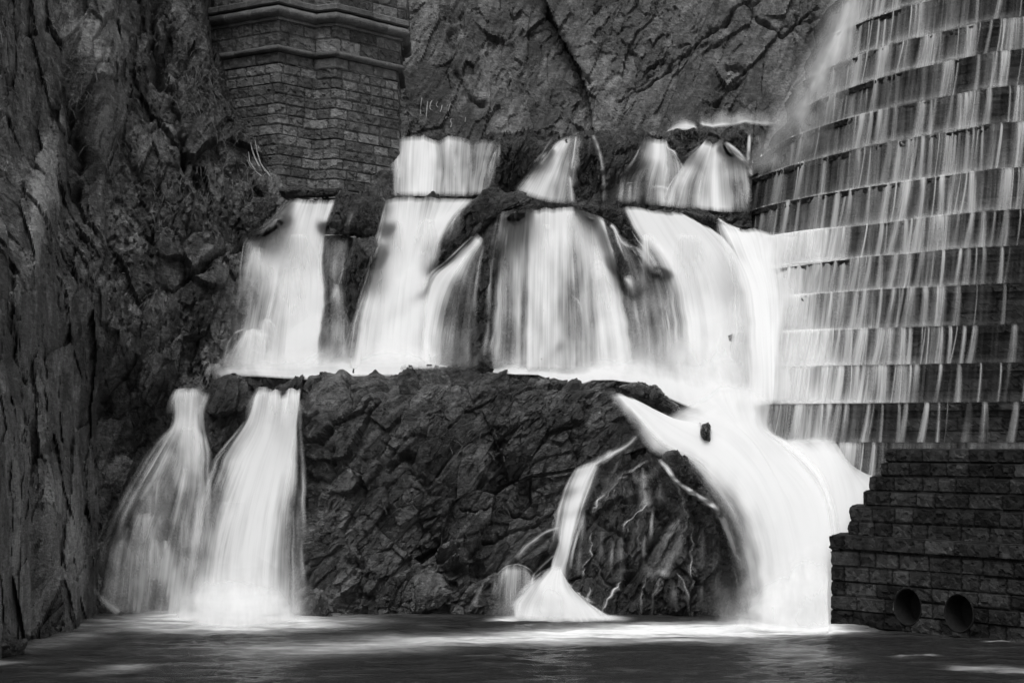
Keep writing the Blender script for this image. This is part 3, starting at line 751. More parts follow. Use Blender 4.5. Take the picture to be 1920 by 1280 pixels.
def fray(g, n=13):
    """loose strands peeling off a sheet, most of them along its two sides"""
    P, Dn, uv = g; nv, nu = Dn.shape; out = []
    if nv < 10: return out
    wid = nu * 5.
    for _ in range(int(n * min(1.5, .4 + wid / 160.))):
        c = rng.random()
        if rng.random() < .6: c = (c * .14) if rng.random() < .5 else 1 - c * .14
        c = int(np.clip(c * (nu - 1), 0, nu - 1)); v0 = int(rng.random() ** 1.3 * nv * .75); ln = int(nv * rng.uniform(.18, .6)); v1 = min(nv, v0 + ln)
        if v1 - v0 < 5: continue
        L = P[v0:v1, c].copy(); t = np.linspace(0, 1, len(L))
        side = -1 if c < nu / 2 else 1
        L[:, 0] += side * rng.uniform(-.06, .16) * t ** .6; L[:, 1] -= .02
        w = (rng.uniform(.03, .09) + rng.uniform(.02, .16) * t)[:, None]
        if Dn[v0:v1, c].mean() > .82 and .12 < c / nu < .88: continue
        loc = Dn[v0:v1, max(0, min(nu - 1, c - side * 2))]
        d = np.clip(loc * rng.uniform(.4, .9) + rng.uniform(.04, .2), 0, .7) * np.sin(np.pi * np.clip(t * .9 + .08, 0, 1)) ** .6
        G = np.stack([L - [1, 0, 0] * w, L, L + [1, 0, 0] * w], 1)
        D = np.stack([0 * d, d, 0 * d], 1)
        U = np.stack(np.broadcast_arrays(np.array([0, .1, .2])[None], (t * (v1 - v0) * .08)[:, None]), -1) + rng.uniform(0, 60)
        out.append((G, D, U))
    return out

def lobe(x, y, w, h, d=.9, skew=0):
    """water striking a ledge and fanning out below it"""
    f = lambda a, b, c: [(x - w * a * .45, y + w * abs(a) ** 2 * .22, d * b), (x - w * a * .8 + skew * .4, y + h * .45, d * c), (x - w * a + skew, y + h, .03)]
    return [f(.5, .45, .3), f(.28, .9, .5), f(.0, 1, .55), f(-.28, .9, .5), f(-.5, .45, .3)]

def fall(label, sheets, ribs=(), name='waterfall', mat=None, lobes=(), **kw):
    g = [sheet_grid(s[0] if isinstance(s, tuple) else s, **({**kw, **(s[1] if isinstance(s, tuple) else {})})) for s in sheets]
    for q in list(g): g += fray(q)
    for l in lobes: g.append(sheet_grid(lobe(*l), **{**kw, 'off': kw.get('off', .07) + .05, 'ends': (.7, 1), 'wob': 4., 'feather': 5.}))
    for r in ribs:
        pts, w0, w1, d = r
        g.append(sheet_grid(ribbon_lines(pts, w0, w1, d), off=.04, step=3., sm=1, edge=False))
    o = join_sheets(name, g, mat or M_water)
    return tag(o, label, 'waterfall')

# lower left pair
fall('slender forked waterfall at lower left, fanning out over rock', [
 [[(324, 738, .4), (322, 800, .3), (296, 828, .2), (255, 895, .15), (205, 990, .15), (172, 1110, .05)],
  [(332, 730, .9), (328, 800, .9), (308, 832, .45), (272, 890, .55), (225, 985, .35), (192, 1140, .15)],
  [(342, 727, 1), (336, 800, 1), (322, 838, .6), (293, 905, .55), (250, 990, .4), (228, 1150, .25)],
  [(352, 727, .95), (348, 795, 1), (342, 845, .7), (318, 920, .35), (285, 1000, .38), (264, 1154, .3)],
  [(364, 727, .9), (358, 795, 1), (354, 845, .9), (340, 930, .5), (322, 1010, .42), (300, 1156, .4)],
  [(376, 729, .7), (368, 790, 1), (370, 840, 1), (364, 930, .55), (352, 1010, .45), (332, 1157, .5)],
  [(388, 733, .55), (374, 775, 1), (380, 830, .8), (382, 930, .45), (375, 1010, .4), (358, 1158, .5)]]],
 ribs=[([(330, 836, .5), (308, 864, .6), (288, 896, .6), (262, 940, .3)], 16, 34, .5), ([(284, 925, .5), (276, 970, .4), (266, 1010, .2)], 18, 30, .5), ([(300, 965, .5), (300, 1010, .35), (300, 1070, .1)], 14, 30, .5),
       ([(240, 985, .6), (222, 1040, .35), (212, 1090, .1)], 14, 30, .6), ([(265, 985, .5), (258, 1050, .3), (255, 1110, .1)], 10, 24, .5), ([(165, 1090, .3), (195, 1125, .4), (225, 1148, .5)], 10, 26, .5), ([(352, 990, .5), (346, 1040, .3), (342, 1110, .2)], 8, 20, .5), ([(285, 1005, .6), (282, 1060, .3), (280, 1120, .1)], 14, 26, .5)],
 lobes=[(338, 727, 40, 50, .9, -4), (362, 730, 46, 50, .9, 0), (384, 745, 24, 30, .8, -4), (300, 900, 70, 120, .6, -12), (272, 960, 60, 130, .6, -8), (228, 1010, 44, 110, .65, -14), (262, 1022, 34, 100, .5, -4), (290, 1008, 30, 110, .75, 0), (312, 1012, 26, 100, .6, 0), (345, 975, 40, 120, .45, 4), (352, 800, 60, 120, .9, 0), (318, 842, 50, 100, .6, -14)],
 lim=56.4, off=.15, fall=.5)
fall('big bright free-falling waterfall at lower left', [
 [[(478, 738, .15), (456, 795, .15), (405, 870, .3), (380, 960, .28), (366, 1050, .3), (345, 1140, .4)],
  [(484, 732, 1), (466, 790, .9), (424, 860, .6), (398, 950, .42), (384, 1045, .38), (368, 1150, .7)],
  [(496, 728, .95), (482, 800, 1), (446, 868, .95), (417, 950, .55), (398, 1045, .5), (388, 1155, .95)],
  [(508, 730, .9), (496, 800, 1), (464, 875, 1), (438, 955, .97), (416, 1045, .93), (408, 1155, 1)],
  [(530, 742, .9), (522, 800, 1), (500, 880, 1), (480, 960, 1), (466, 1050, 1), (462, 1155, 1)],
  [(550, 732, 1), (545, 800, 1), (528, 880, 1), (512, 960, .97), (500, 1050, .95), (492, 1155, 1)],
  [(560, 728, 1), (553, 800, 1), (546, 880, .9), (534, 960, .62), (526, 1050, .6), (522, 1155, .9)],
  [(564, 728, .6), (556, 800, .6), (556, 880, .4), (550, 960, .35), (546, 1050, .3), (546, 1155, .5)],
  [(566, 728, 0), (560, 800, .1), (566, 880, .1), (566, 960, .08), (568, 1050, .08), (570, 1155, .1)]]],
 lobes=[(492, 726, 44, 70, .9, -14), (516, 731, 40, 70, .9, -6), (548, 728, 46, 80, .9, -4), (440, 860, 60, 160, .6, -20), (420, 940, 50, 150, .5, -12)],
 depth=(55.7, 53.65))

# middle row
fall('leftmost fall of the middle row, white with a ragged veiled left side', [
 [[(543, 376, .7), (505, 420, .3), (466, 452, .3), (453, 560, .28), (440, 640, .15), (428, 695, .1)],
  [(548, 374, .9), (514, 415, .6), (486, 465, .5), (476, 545, .5), (462, 620, .4), (452, 695, .45)],
  [(558, 373, 1), (530, 410, 1), (505, 478, 1), (494, 548, .75), (480, 620, .55), (470, 697, .6)],
  [(572, 374, .9), (555, 420, 1), (535, 490, 1), (520, 565, .85), (505, 640, .7), (495, 698, .9)],
  [(588, 374, .95), (575, 425, 1), (562, 500, 1), (550, 580, .95), (545, 650, .95), (542, 698, 1)],
  [(606, 374, .9), (596, 430, 1), (590, 500, 1), (585, 580, 1), (580, 650, 1), (578, 698, 1)],
  [(624, 375, .85), (608, 425, 1), (601, 480, 1), (604, 555, 1), (596, 620, .95), (592, 698, .95)]],
 ([[(468, 618, .5), (448, 640, .4), (432, 665, .4), (424, 695, .5)], [(478, 616, .9), (466, 650, .6), (456, 690, .6)], [(500, 618, .8), (496, 650, .8), (492, 695, .8)]], {}),
 ([[(604, 443, .25), (602, 520, .15), (602, 600, .3), (602, 690, .3)], [(618, 442, .5), (614, 520, .2), (616, 600, .3), (614, 690, .28)], [(636, 442, .5), (628, 520, .3), (632, 600, .4), (628, 690, .22)], [(652, 442, .3), (640, 520, .15), (645, 600, .3), (645, 690, .15)]], {})],
 ribs=[([(662, 396, .5), (655, 415, .5), (650, 440, .4)], 8, 20, .5), ([(600, 440, .9), (640, 441, .7), (668, 445, .4)], 4, 4, .7), ([(645, 500, .4), (636, 530, .5), (625, 560, .4)], 4, 8, .5), ([(462, 618, .8), (440, 626, .7), (425, 650, .5), (418, 690, .4)], 6, 12, .6),
       ([(470, 450, .2), (464, 500, .45), (462, 560, .3)], 22, 26, .4), ([(500, 425, .8), (510, 450, .7), (512, 475, .5)], 6, 10, .7)],
 lobes=[(512, 412, 56, 70, .9, -6), (488, 462, 70, 110, .95, -8), (560, 440, 80, 120, .9, 0), (476, 452, 30, 60, .6, -4), (545, 500, 70, 120, .8, 0), (470, 618, 60, 78, .85, -14), (500, 600, 60, 90, .7, 0), (632, 532, 30, 60, .5, 0), (628, 600, 34, 80, .35, 0), (404, 682, 40, 22, .7, 0)],
 lim=60.3, off=.12)
fall('second fall of the middle row, wide and solid white beside the leaning boulder', [
 [[(723, 374, .35), (714, 430, .35), (690, 520, .2), (665, 600, .12), (650, 690, .15)],
  [(728, 373, 1), (722, 430, .95), (700, 515, 1), (680, 600, .8), (667, 692, .85)],
  [(745, 371, .95), (738, 430, 1), (718, 515, 1), (700, 600, 1), (690, 692, 1)],
  [(775, 370, .9), (768, 430, 1), (752, 520, 1), (742, 600, 1), (736, 692, 1)],
  [(815, 371, .8), (800, 430, 1), (785, 520, 1), (782, 600, 1), (780, 692, 1)],
  [(838, 371, .9), (818, 420, 1), (804, 500, 1), (804, 600, .95), (804, 692, .95)],
  [(868, 373, .9), (838, 415, 1), (812, 480, .6), (812, 600, .6), (815, 692, .6)],
  [(884, 374, .8), (848, 412, .5), (820, 480, 0), (820, 600, .2), (826, 692, .2)]],
 ([[(900, 441, 1), (852, 490, 1), (816, 522, 1), (800, 600, 1), (796, 690, 1)], [(903, 444, 1), (866, 490, 1), (836, 536, .95), (815, 610, .8), (808, 690, .8)], [(906, 448, .6), (880, 484, .6), (856, 540, .3), (838, 610, .25), (828, 690, .2)], [(909, 452, .1), (896, 490, .25), (886, 560, .18), (880, 620, .12), (878, 690, .12)]], dict(lim=59.0))],
 lobes=[(742, 415, 50, 110, .8, -6), (800, 412, 60, 120, .8, -4), (708, 505, 44, 120, .7, -10), (860, 390, 34, 70, .6, -16)],
 lim=60.6, off=.15)
fall('broad curtain of white strands in the centre of the middle row', [
 [[(944, 396, .5), (932, 480, .3), (924, 600, .25), (918, 690, .2)],
  [(950, 394, .8), (941, 480, .6), (935, 600, .5), (930, 692, .45)],
  [(964, 393, .85), (956, 480, .42), (952, 600, .35), (950, 693, .35)],
  [(980, 392, .85), (974, 480, .65), (972, 600, .62), (970, 694, .6)],
  [(990, 392, .9), (984, 480, .42), (981, 600, .35), (980, 694, .4)],
  [(1000, 392, .95), (996, 480, .92), (993, 600, .85), (992, 696, .9)],
  [(1018, 391, .95), (1016, 480, .85), (1015, 600, .85), (1014, 696, .9)],
  [(1040, 390, .95), (1040, 480, .92), (1040, 600, .8), (1040, 697, .9)],
  [(1058, 388, 1), (1060, 480, .8), (1062, 600, .55), (1063, 697, .6)],
  [(1075, 390, 1), (1078, 480, .55), (1084, 600, .45), (1086, 698, .5)],
  [(1090, 393, 1), (1098, 480, .9), (1106, 600, .5), (1110, 699, .5)],
  [(1106, 396, 1), (1120, 480, 1), (1132, 600, .95), (1140, 700, .85)],
  [(1120, 400, 1), (1140, 480, 1), (1158, 600, 1), (1170, 702, .9)],
  [(1128, 405, .9), (1152, 490, .6), (1172, 590, .7), (1188, 704, .7)]],
 ([[(1130, 415, .2), (1160, 500, .2), (1180, 600, .35), (1196, 700, .45)], [(1160, 440, .3), (1190, 520, .32), (1205, 610, .38), (1212, 695, .4)], [(1190, 455, .25), (1218, 530, .28), (1232, 610, .32), (1236, 690, .35)], [(1205, 462, .2), (1238, 530, .4), (1255, 610, .4), (1262, 690, .5)]], {})],
 ribs=[([(1140, 418, .9), (1150, 425, .9), (1168, 455, .8), (1195, 470, .9), (1215, 490, .8), (1235, 540, .6), (1245, 620, .3)], 10, 18, .8), ([(1165, 450, .9), (1185, 465, .9), (1205, 500, .8), (1222, 530, .5)], 8, 12, .8), ([(1150, 425, .7), (1162, 460, .6), (1175, 490, .3)], 8, 10, .6),
       ([(1170, 520, .9), (1178, 525, .9), (1185, 560, .5), (1190, 620, .2)], 12, 30, .7), ([(1180, 400, .6), (1195, 425, .7), (1200, 450, .4)], 7, 7, .6), ([(1070, 550, .6), (1085, 565, .6), (1095, 600, .2)], 8, 16, .5), ([(1215, 500, .7), (1236, 530, .7), (1252, 600, .6), (1262, 660, .3)], 7, 12, .6)],
 lobes=[(960, 398, 34, 90, .6, -6), (1075, 396, 50, 130, .8, 6), (1115, 415, 44, 130, .9, 16), (1122, 490, 60, 130, .9, 14), (1092, 548, 40, 110, .6, 6), (1022, 420, 50, 160, .6, 0), (1178, 515, 34, 90, .7, 6), (1215, 495, 40, 120, .6, 20)],
 lim=59.8, off=.12)
fall('widest solid white chute of the middle row, pouring down beside the dam steps', [
 [[(1172, 390, .9), (1192, 430, .85), (1232, 492, .5), (1255, 575, .35), (1262, 690, .4)],
  [(1184, 389, 1), (1210, 435, 1), (1252, 500, .95), (1275, 590, .75), (1280, 705, .8)],
  [(1200, 388, 1), (1232, 440, 1), (1275, 510, 1), (1298, 600, .97), (1305, 720, 1)],
  [(1255, 400, 1), (1290, 450, 1), (1330, 530, 1), (1345, 620, 1), (1352, 750, 1)],
  [(1275, 396, 1), (1325, 440, 1), (1372, 520, 1), (1395, 620, 1), (1402, 765, 1)],
  [(1350, 440, 1), (1380, 480, .95), (1415, 560, 1), (1430, 640, 1), (1436, 765, 1)]], 
 ([[(1340, 414, .0), (1342, 436, .0), (1350, 480, .0), (1350, 540, .0), (1350, 640, .0), (1348, 760, .0)], [(1352, 416, .8), (1365, 438, 1), (1385, 480, .9), (1410, 540, 1), (1420, 640, 1), (1425, 760, 1)], [(1385, 427, .9), (1395, 440, 1), (1410, 480, .9), (1430, 540, 1), (1440, 640, 1), (1445, 758, .9)], [(1440, 434, .8), (1445, 442, .9), (1448, 490, .75), (1455, 550, .9), (1455, 640, .9), (1450, 755, .7)], [(1474, 437, .7), (1474, 444, .75), (1468, 490, .55), (1474, 550, .5), (1466, 640, .6), (1470, 755, .45)], [(1508, 437, .45), (1508, 444, .5), (1496, 490, .3), (1512, 550, .3), (1498, 640, .36), (1510, 755, .2)], [(1545, 436, .2), (1545, 443, .25), (1530, 490, .1), (1548, 550, .12), (1532, 640, .15), (1545, 755, .05)]], dict(depth=(58.1, 54.35), feather=25., wob=12.))],
 ribs=[([(1346, 412, .95), (1370, 426, .95), (1410, 434, .9), (1460, 437, .6)], 8, 8, .9)],
 lobes=[(1215, 440, 60, 130, .8, 20), (1290, 440, 90, 160, .9, 20), (1440, 490, 90, 130, .9, -10), (1432, 570, 90, 120, .8, -10)],
 lim=59.0, off=.2)

# top row
fall('left fall of the top row beside the stone pier', [
 [[(742, 264, .4), (742, 310, .45), (742, 368, .5)], [(752, 258, .7), (750, 310, .6), (750, 368, .6)], [(772, 254, .9), (768, 310, .8), (766, 368, .85)], [(795, 253, 1), (790, 310, .95), (788, 368, 1)], [(812, 262, .9), (815, 310, .85), (812, 368, .85)], [(822, 264, .5), (828, 310, .55), (826, 368, .6)],
  [(840, 253, .8), (840, 310, .6), (840, 368, .75)], [(862, 258, .75), (860, 310, .7), (858, 368, .75)], [(885, 264, .5), (882, 310, .55), (878, 368, .65)], [(908, 262, .6), (900, 310, .65), (892, 366, .7)], [(928, 264, .35), (912, 310, .6), (900, 365, .65)], [(935, 266, .1), (925, 310, .3), (912, 362, .35)]]],
 ribs=[([(930, 282, .9), (922, 300, .8), (915, 340, .4)], 6, 14, .7)], off=.12)
fall('narrow slanting fall in the middle of the top row', [
 [[(1050, 262, .3), (1010, 305, .5), (968, 360, .2)], [(1058, 256, .9), (1025, 298, .85), (985, 366, .8)], [(1066, 253, 1), (1044, 300, .95), (1012, 376, .95)], [(1074, 254, .6), (1056, 300, .7), (1030, 380, .75)], [(1082, 254, .3), (1072, 310, .4), (1062, 382, .35)]]],
 ribs=[([(1080, 256, .7), (1074, 300, .6), (1070, 330, .5)], 6, 8, .6), ([(1068, 328, .9), (1070, 345, .7), (1072, 380, .5)], 8, 22, .8), ([(1036, 258, .5), (1022, 280, .5), (1006, 305, .4)], 6, 10, .5)], off=.12)
fall('thinnest thread of water in the top row', [], ribs=[([(1112, 252, .6), (1122, 280, .6), (1130, 320, .5), (1134, 378, .3)], 8, 12, .6), ([(1106, 262, .3), (1104, 300, .2)], 4, 4, .3)])
fall('stepped fall left of the two right falls of the top row', [
 [[(1210, 257, .9), (1196, 300, .35), (1172, 332, .3), (1164, 380, .25)], [(1216, 257, 1), (1208, 296, .9), (1188, 336, .4), (1182, 382, .35)], [(1232, 262, 1), (1228, 296, 1), (1215, 340, .5), (1208, 384, .5)], [(1244, 262, .9), (1246, 300, .9), (1240, 345, .6), (1238, 386, .6)], [(1254, 270, .4), (1262, 300, .6), (1262, 345, .4), (1258, 388, .5)], [(1256, 276, .3), (1272, 310, .5), (1272, 345, .2), (1268, 388, .4)]]],
 ribs=[([(1248, 262, .6), (1252, 278, .7), (1264, 285, .8), (1272, 310, .4)], 6, 10, .7), ([(1172, 346, .8), (1185, 343, .8), (1195, 352, .4), (1198, 375, .2)], 6, 6, .6), ([(1182, 344, .7), (1180, 360, .5), (1178, 380, .3)], 8, 20, .6), ([(1186, 318, .7), (1195, 312, .6), (1205, 295, .6)], 4, 5, .6), ([(1222, 352, .9), (1240, 350, .9), (1256, 356, .8)], 10, 10, .8), ([(1236, 356, .7), (1238, 375, .6)], 18, 26, .6), ([(1278, 248, .3), (1279, 266, .3)], 5, 6, .3)], off=.12)
fall('brightest fan-shaped fall at the right of the top row', [
 [[(1316, 268, .8), (1290, 300, .7), (1264, 350, .5), (1250, 388, .6)], [(1322, 262, 1), (1300, 302, 1), (1278, 350, .5), (1266, 390, .45)], [(1332, 266, 1), (1314, 306, .9), (1298, 350, .42), (1292, 392, .4)], [(1336, 270, .9), (1328, 310, 1), (1320, 350, .8), (1318, 394, .85)], [(1344, 268, .9), (1340, 310, 1), (1340, 350, 1), (1340, 396, 1)], [(1354, 262, 1), (1352, 310, .9), (1355, 350, .9), (1358, 398, .95)], [(1358, 268, 1), (1372, 300, .85), (1378, 350, .5), (1382, 398, .5)], [(1362, 268, .9), (1392, 300, .8), (1400, 340, .4), (1396, 398, .35)]]],
 ribs=[([(1360, 268, 1), (1380, 286, .9), (1402, 312, .7), (1410, 330, .4)], 10, 18, .9), ([(1406, 252, .7), (1405, 280, .7), (1404, 312, .5)], 10, 12, .7), ([(1422, 252, .4), (1420, 280, .35), (1414, 305, .3)], 24, 24, .4)], off=.12)

# right lower chute and dome rivulets
fall('huge solid white chute at lower right, widening down to the pool', [
 ([[(1150, 738, .5), (1190, 788, .5), (1230, 842, .5), (1294, 870, .3), (1328, 908, .22), (1360, 960, .22), (1392, 1040, .28), (1412, 1150, .35)],
  [(1156, 737, 1), (1202, 786, 1), (1242, 830, .95), (1306, 864, .85), (1352, 915, .55), (1385, 965, .48), (1412, 1045, .5), (1424, 1155, .75)],
  [(1168, 739, 1), (1216, 780, 1), (1260, 816, 1), (1322, 852, 1), (1378, 910, .95), (1412, 975, .88), (1432, 1050, .88), (1440, 1165, 1)],
  [(1184, 745, 1), (1232, 778, 1), (1278, 803, 1), (1340, 832, 1), (1402, 890, 1), (1438, 960, 1), (1458, 1055, 1), (1464, 1170, 1)],
  [(1244, 784, .4), (1262, 788, .8), (1300, 792, 1), (1368, 816, 1), (1424, 878, 1), (1462, 955, 1), (1484, 1060, 1), (1486, 1175, 1)],
  [(1286, 752, 0), (1298, 764, .7), (1330, 775, 1), (1392, 808, 1), (1440, 868, 1), (1475, 955, 1), (1498, 1060, 1), (1500, 1175, 1)],
  [(1350, 712, 0), (1350, 738, .7), (1385, 800, 1), (1432, 868, 1), (1486, 950, 1), (1512, 1060, 1), (1514, 1180, 1)],
  [(1400, 710, 0), (1400, 735, .7), (1412, 800, 1), (1450, 848, 1), (1520, 930, 1), (1545, 1060, 1), (1548, 1184, 1)],
  [(1446, 720, 0), (1442, 750, .4), (1440, 806, .9), (1475, 830, 1), (1540, 900, 1), (1570, 1060, 1), (1575, 1184, 1)]], dict(depth=(54.1, 51.6), feather=14.)),
 ([[(1450, 824, .7), (1480, 850, 1), (1510, 920, 1), (1528, 1000, 1), (1500, 1165, 1)], [(1500, 824, .6), (1530, 850, 1), (1550, 920, 1), (1550, 1000, 1), (1530, 1165, 1)], [(1545, 816, .4), (1570, 850, .95), (1600, 920, 1), (1600, 1000, 1), (1575, 1165, 1)], [(1565, 826, .4), (1592, 876, .9), (1625, 930, 1), (1640, 1000, 1), (1620, 1165, 1)], [(1580, 850, .3), (1604, 884, .8), (1645, 930, 1), (1665, 1000, 1), (1650, 1165, 1)], [(1600, 880, .3), (1632, 890, .6), (1665, 930, 1), (1690, 1000, 1), (1680, 1165, 1)]], dict(depth=(53.9, 52.0)))],
 lobes=[(1355, 835, 130, 170, .7, 40), (1440, 850, 120, 200, .8, 40), (1505, 835, 90, 120, .8, 30), (1300, 790, 80, 90, .8, 40), (1565, 850, 70, 110, .8, 20), (1420, 960, 70, 170, .5, 20), (1395, 760, 90, 90, .8, 10)],
 mat=M_torrent, off=.12)
riv = [
 ([(1196, 815, .9), (1175, 835, .9), (1148, 850, 1), (1118, 868, 1), (1095, 880, 1)], 12, 26, 1),
 ([(1150, 845, .5), (1125, 865, .5)], 22, 26, .5),
]
fall('narrow bright stream running down between the bluff and the rivulet dome', [
 [[(1086, 872, .9), (1072, 905, .8), (1058, 960, .9), (1044, 1040, .9), (1030, 1080, .9), (1006, 1100, .6)], [(1100, 868, 1), (1085, 905, 1), (1070, 960, 1), (1054, 1040, 1), (1040, 1085, 1), (1015, 1120, 1)], [(1118, 866, .9), (1098, 905, .9), (1080, 960, 1), (1062, 1040, 1), (1050, 1085, 1), (1050, 1125, 1)], [(1124, 868, .2), (1112, 910, .3), (1092, 960, .3), (1068, 1040, .3), (1062, 1090, .5), (1070, 1120, .8)]],
 ([[(1032, 1062, .3), (1000, 1095, .7), (972, 1128, .8), (966, 1160, .9)], [(1040, 1060, .8), (1018, 1090, 1), (995, 1130, .8), (985, 1162, 1)], [(1045, 1060, 1), (1035, 1095, 1), (1025, 1130, 1), (1020, 1165, 1)], [(1052, 1060, .9), (1055, 1100, 1), (1070, 1130, 1), (1080, 1166, 1)], [(1056, 1075, .6), (1078, 1110, .8), (1105, 1140, 1), (1125, 1164, 1)], [(1062, 1090, .3), (1088, 1118, .5), (1125, 1146, .8), (1150, 1162, .6)]], dict(depth=(54.1, 52.3)))],
 ribs=riv + [([(1050, 988, .9), (1022, 998, .9), (1005, 1010, .8), (985, 1025, .7), (968, 1048, .4)], 7, 16, .8), ([(1040, 1038, .8), (1015, 1062, .7), (1000, 1080, .6), (1000, 1110, .6)], 6, 14, .7), ([(1082, 978, .7), (1068, 990, .8), (1062, 1010, .6)], 5, 10, .7)], off=.12, lim=55.5)
dome_r = [
 ([(1232, 858, .9), (1248, 872, .9), (1268, 900, .9), (1300, 925, 1), (1335, 948, .95), (1352, 972, .8), (1372, 1020, .7), (1390, 1080, .5), (1398, 1140, .4)], 10, 26, .9),
 ([(1215, 862, .5), (1190, 875, .5), (1165, 892, .6), (1145, 915, .5), (1130, 940, .3)], 8, 10, .5), ([(1205, 880, .4), (1208, 900, .4), (1212, 940, .4), (1218, 960, .2)], 14, 40, .4),
 ([(1130, 920, .7), (1118, 945, .8), (1110, 960, .5)], 6, 10, .6), ([(1215, 945, .7), (1190, 965, .8), (1168, 988, .8)], 4, 5, .8), ([(1168, 985, .9), (1165, 1020, .5), (1166, 1060, .45), (1162, 1090, .5)], 8, 22, .7),
 ([(1164, 1090, .6), (1150, 1108, .9), (1132, 1138, .7), (1124, 1156, .7)], 8, 8, .8), ([(1106, 990, .5), (1107, 1020, .6), (1110, 1045, .6)], 4, 6, .6), ([(1108, 1045, .6), (1094, 1062, .5), (1092, 1080, .4)], 4, 6, .5), ([(1110, 1045, .6), (1126, 1060, .5), (1128, 1085, .4), (1142, 1105, .6)], 4, 5, .5),
 ([(1104, 1098, .7), (1103, 1130, .4)], 5, 10, .6), ([(1196, 972, .5), (1197, 1000, .35), (1198, 1030, .3)], 4, 5, .5), ([(1262, 900, .5), (1280, 935, .5), (1285, 965, .5), (1276, 1010, .4), (1255, 1050, .3), (1240, 1080, .5)], 6, 30, .5),
 ([(1276, 970, .5), (1250, 1010, .4), (1225, 1050, .35), (1212, 1080, .4)], 16, 30, .4), ([(1212, 1080, .6), (1204, 1110, .5), (1203, 1150, .4)], 5, 9, .5), ([(1238, 1082, .6), (1226, 1115, .5), (1220, 1152, .4)], 5, 12, .5), ([(1295, 970, .4), (1298, 1020, .5), (1294, 1040, .5), (1296, 1080, .4), (1302, 1100, .3)], 4, 6, .5),
 ([(1270, 1075, .5), (1285, 1100, .5), (1292, 1145, .3)], 5, 7, .4), ([(1355, 975, .4), (1378, 1020, .5), (1384, 1080, .3)], 18, 30, .4), ([(1365, 1000, .5), (1392, 1060, .5), (1402, 1120, .4)], 14, 20, .5), ([(1172, 905, .4), (1168, 930, .4)], 5, 8, .4), ([(1152, 912, .5), (1150, 935, .3)], 4, 6, .4),
 ([(1298, 862, .3), (1318, 890, .5), (1340, 930, .5), (1352, 955, .4)], 6, 8, .5), ([(1375, 1060, .6), (1385, 1100, .5), (1392, 1145, .6)], 5, 8, .5), ([(1240, 870, .4), (1220, 890, .3), (1190, 905, .3)], 20, 26, .3), ([(1160, 860, .3), (1140, 900, .3), (1120, 950, .25)], 5, 24, .3), ([(1180, 1010, .3), (1182, 1060, .2)], 14, 20, .25),
 ([(1365, 930, .7), (1385, 960, .3), (1400, 990, .2)], 4, 8, .4)]
dr = []
for k_, (p_, a_, b_, d_) in enumerate(dome_r):
    if k_ == 0: dr.append((p_, a_, b_, d_)); continue
    q_ = []
    for (x0, y0, *e0), (x1, y1, *e1) in zip(p_[:-1], p_[1:]):      # broken, wandering course
        for t_ in np.linspace(0, 1, 5)[:-1]:
            q_.append((x0 + (x1 - x0) * t_ + rng.normal(0, 1.6), y0 + (y1 - y0) * t_, np.clip((e0[0] + (e1[0] - e0[0]) * t_) * rng.uniform(.55, 1.3), 0, 1)))
    q_.append((p_[-1][0], p_[-1][1], p_[-1][2] * .5))
    q_ = [(x, y, d * .8) for x, y, d in q_]
    dr.append((q_, a_ * .6, b_ * (.8 if b_ < 15 else 1.3), d_))
    dr.append(([(x + rng.normal(0, 1.5) - 2, y + 2, d * .4) for x, y, d in q_], a_ * 1.6, b_ * 2.0, d_))
    if b_ >= 10: dr.append(([(x + rng.normal(0, 3) + 4, y, d * .6) for x, y, d in q_], a_ * .4, b_ * .4, d_))
for x_, y_, l_, w_ in [(1095, 960, 60, 26), (1130, 980, 70, 20), (1240, 900, 50, 40), (1320, 980, 90, 30), (1345, 1010, 110, 36), (1210, 1000, 60, 16), (1090, 1010, 70, 22), (1185, 900, 50, 26), (1265, 1090, 50, 26), (1320, 1080, 60, 30), (1150, 1010, 70, 18), (1225, 955, 60, 14)]:
    dr.append(([(x_, y_, .12), (x_ - 3, y_ + l_ * .4, .32), (x_ - 5, y_ + l_, .08)], w_ * .5, w_, .3))
fall('web of thin rivulets veining the dark rounded outcrop', [], ribs=dr, mat=M_veil)
fall('thin fan of threads over the low round rock left of the narrow stream', [
 [[(935, 1072, .3), (928, 1110, .25), (925, 1150, .15)], [(948, 1062, .7), (942, 1100, .45), (940, 1145, .25)], [(965, 1058, .6), (962, 1100, .35), (962, 1140, .2)], [(985, 1062, .4), (984, 1100, .3), (982, 1130, .2)], [(1000, 1078, .3), (998, 1100, .2), (994, 1125, .2)]]],
 ribs=[([(930, 1075, .4), (950, 1060, .7), (975, 1058, .6), (998, 1072, .6), (1004, 1090, .6)], 4, 5, .6), ([(978, 1035, .5), (962, 1045, .4), (945, 1060, .4)], 18, 20, .35), ([(908, 1092, .5), (898, 1110, .4), (888, 1135, .3)], 6, 16, .4), ([(886, 1134, .5), (905, 1136, .4)], 3, 4, .4), ([(1030, 1010, .3), (1010, 1040, .25), (1000, 1062, .2)], 30, 30, .25), ([(940, 1165, .5), (965, 1155, .7), (975, 1140, .6)], 4, 5, .6)], mat=M_veil)
fall('short white spill above the small pointed rock of the lower right chute', [
 [[(1282, 770, .5), (1290, 785, .6), (1300, 800, .8)], [(1300, 762, .7), (1308, 780, .7), (1312, 795, .9)], [(1312, 762, .3), (1316, 778, .3), (1316, 792, .8)], [(1325, 765, .7), (1328, 780, .5), (1328, 790, .8)], [(1350, 772, .7), (1352, 785, .9), (1345, 800, 1)]]], depth=(55.1, 54.7))

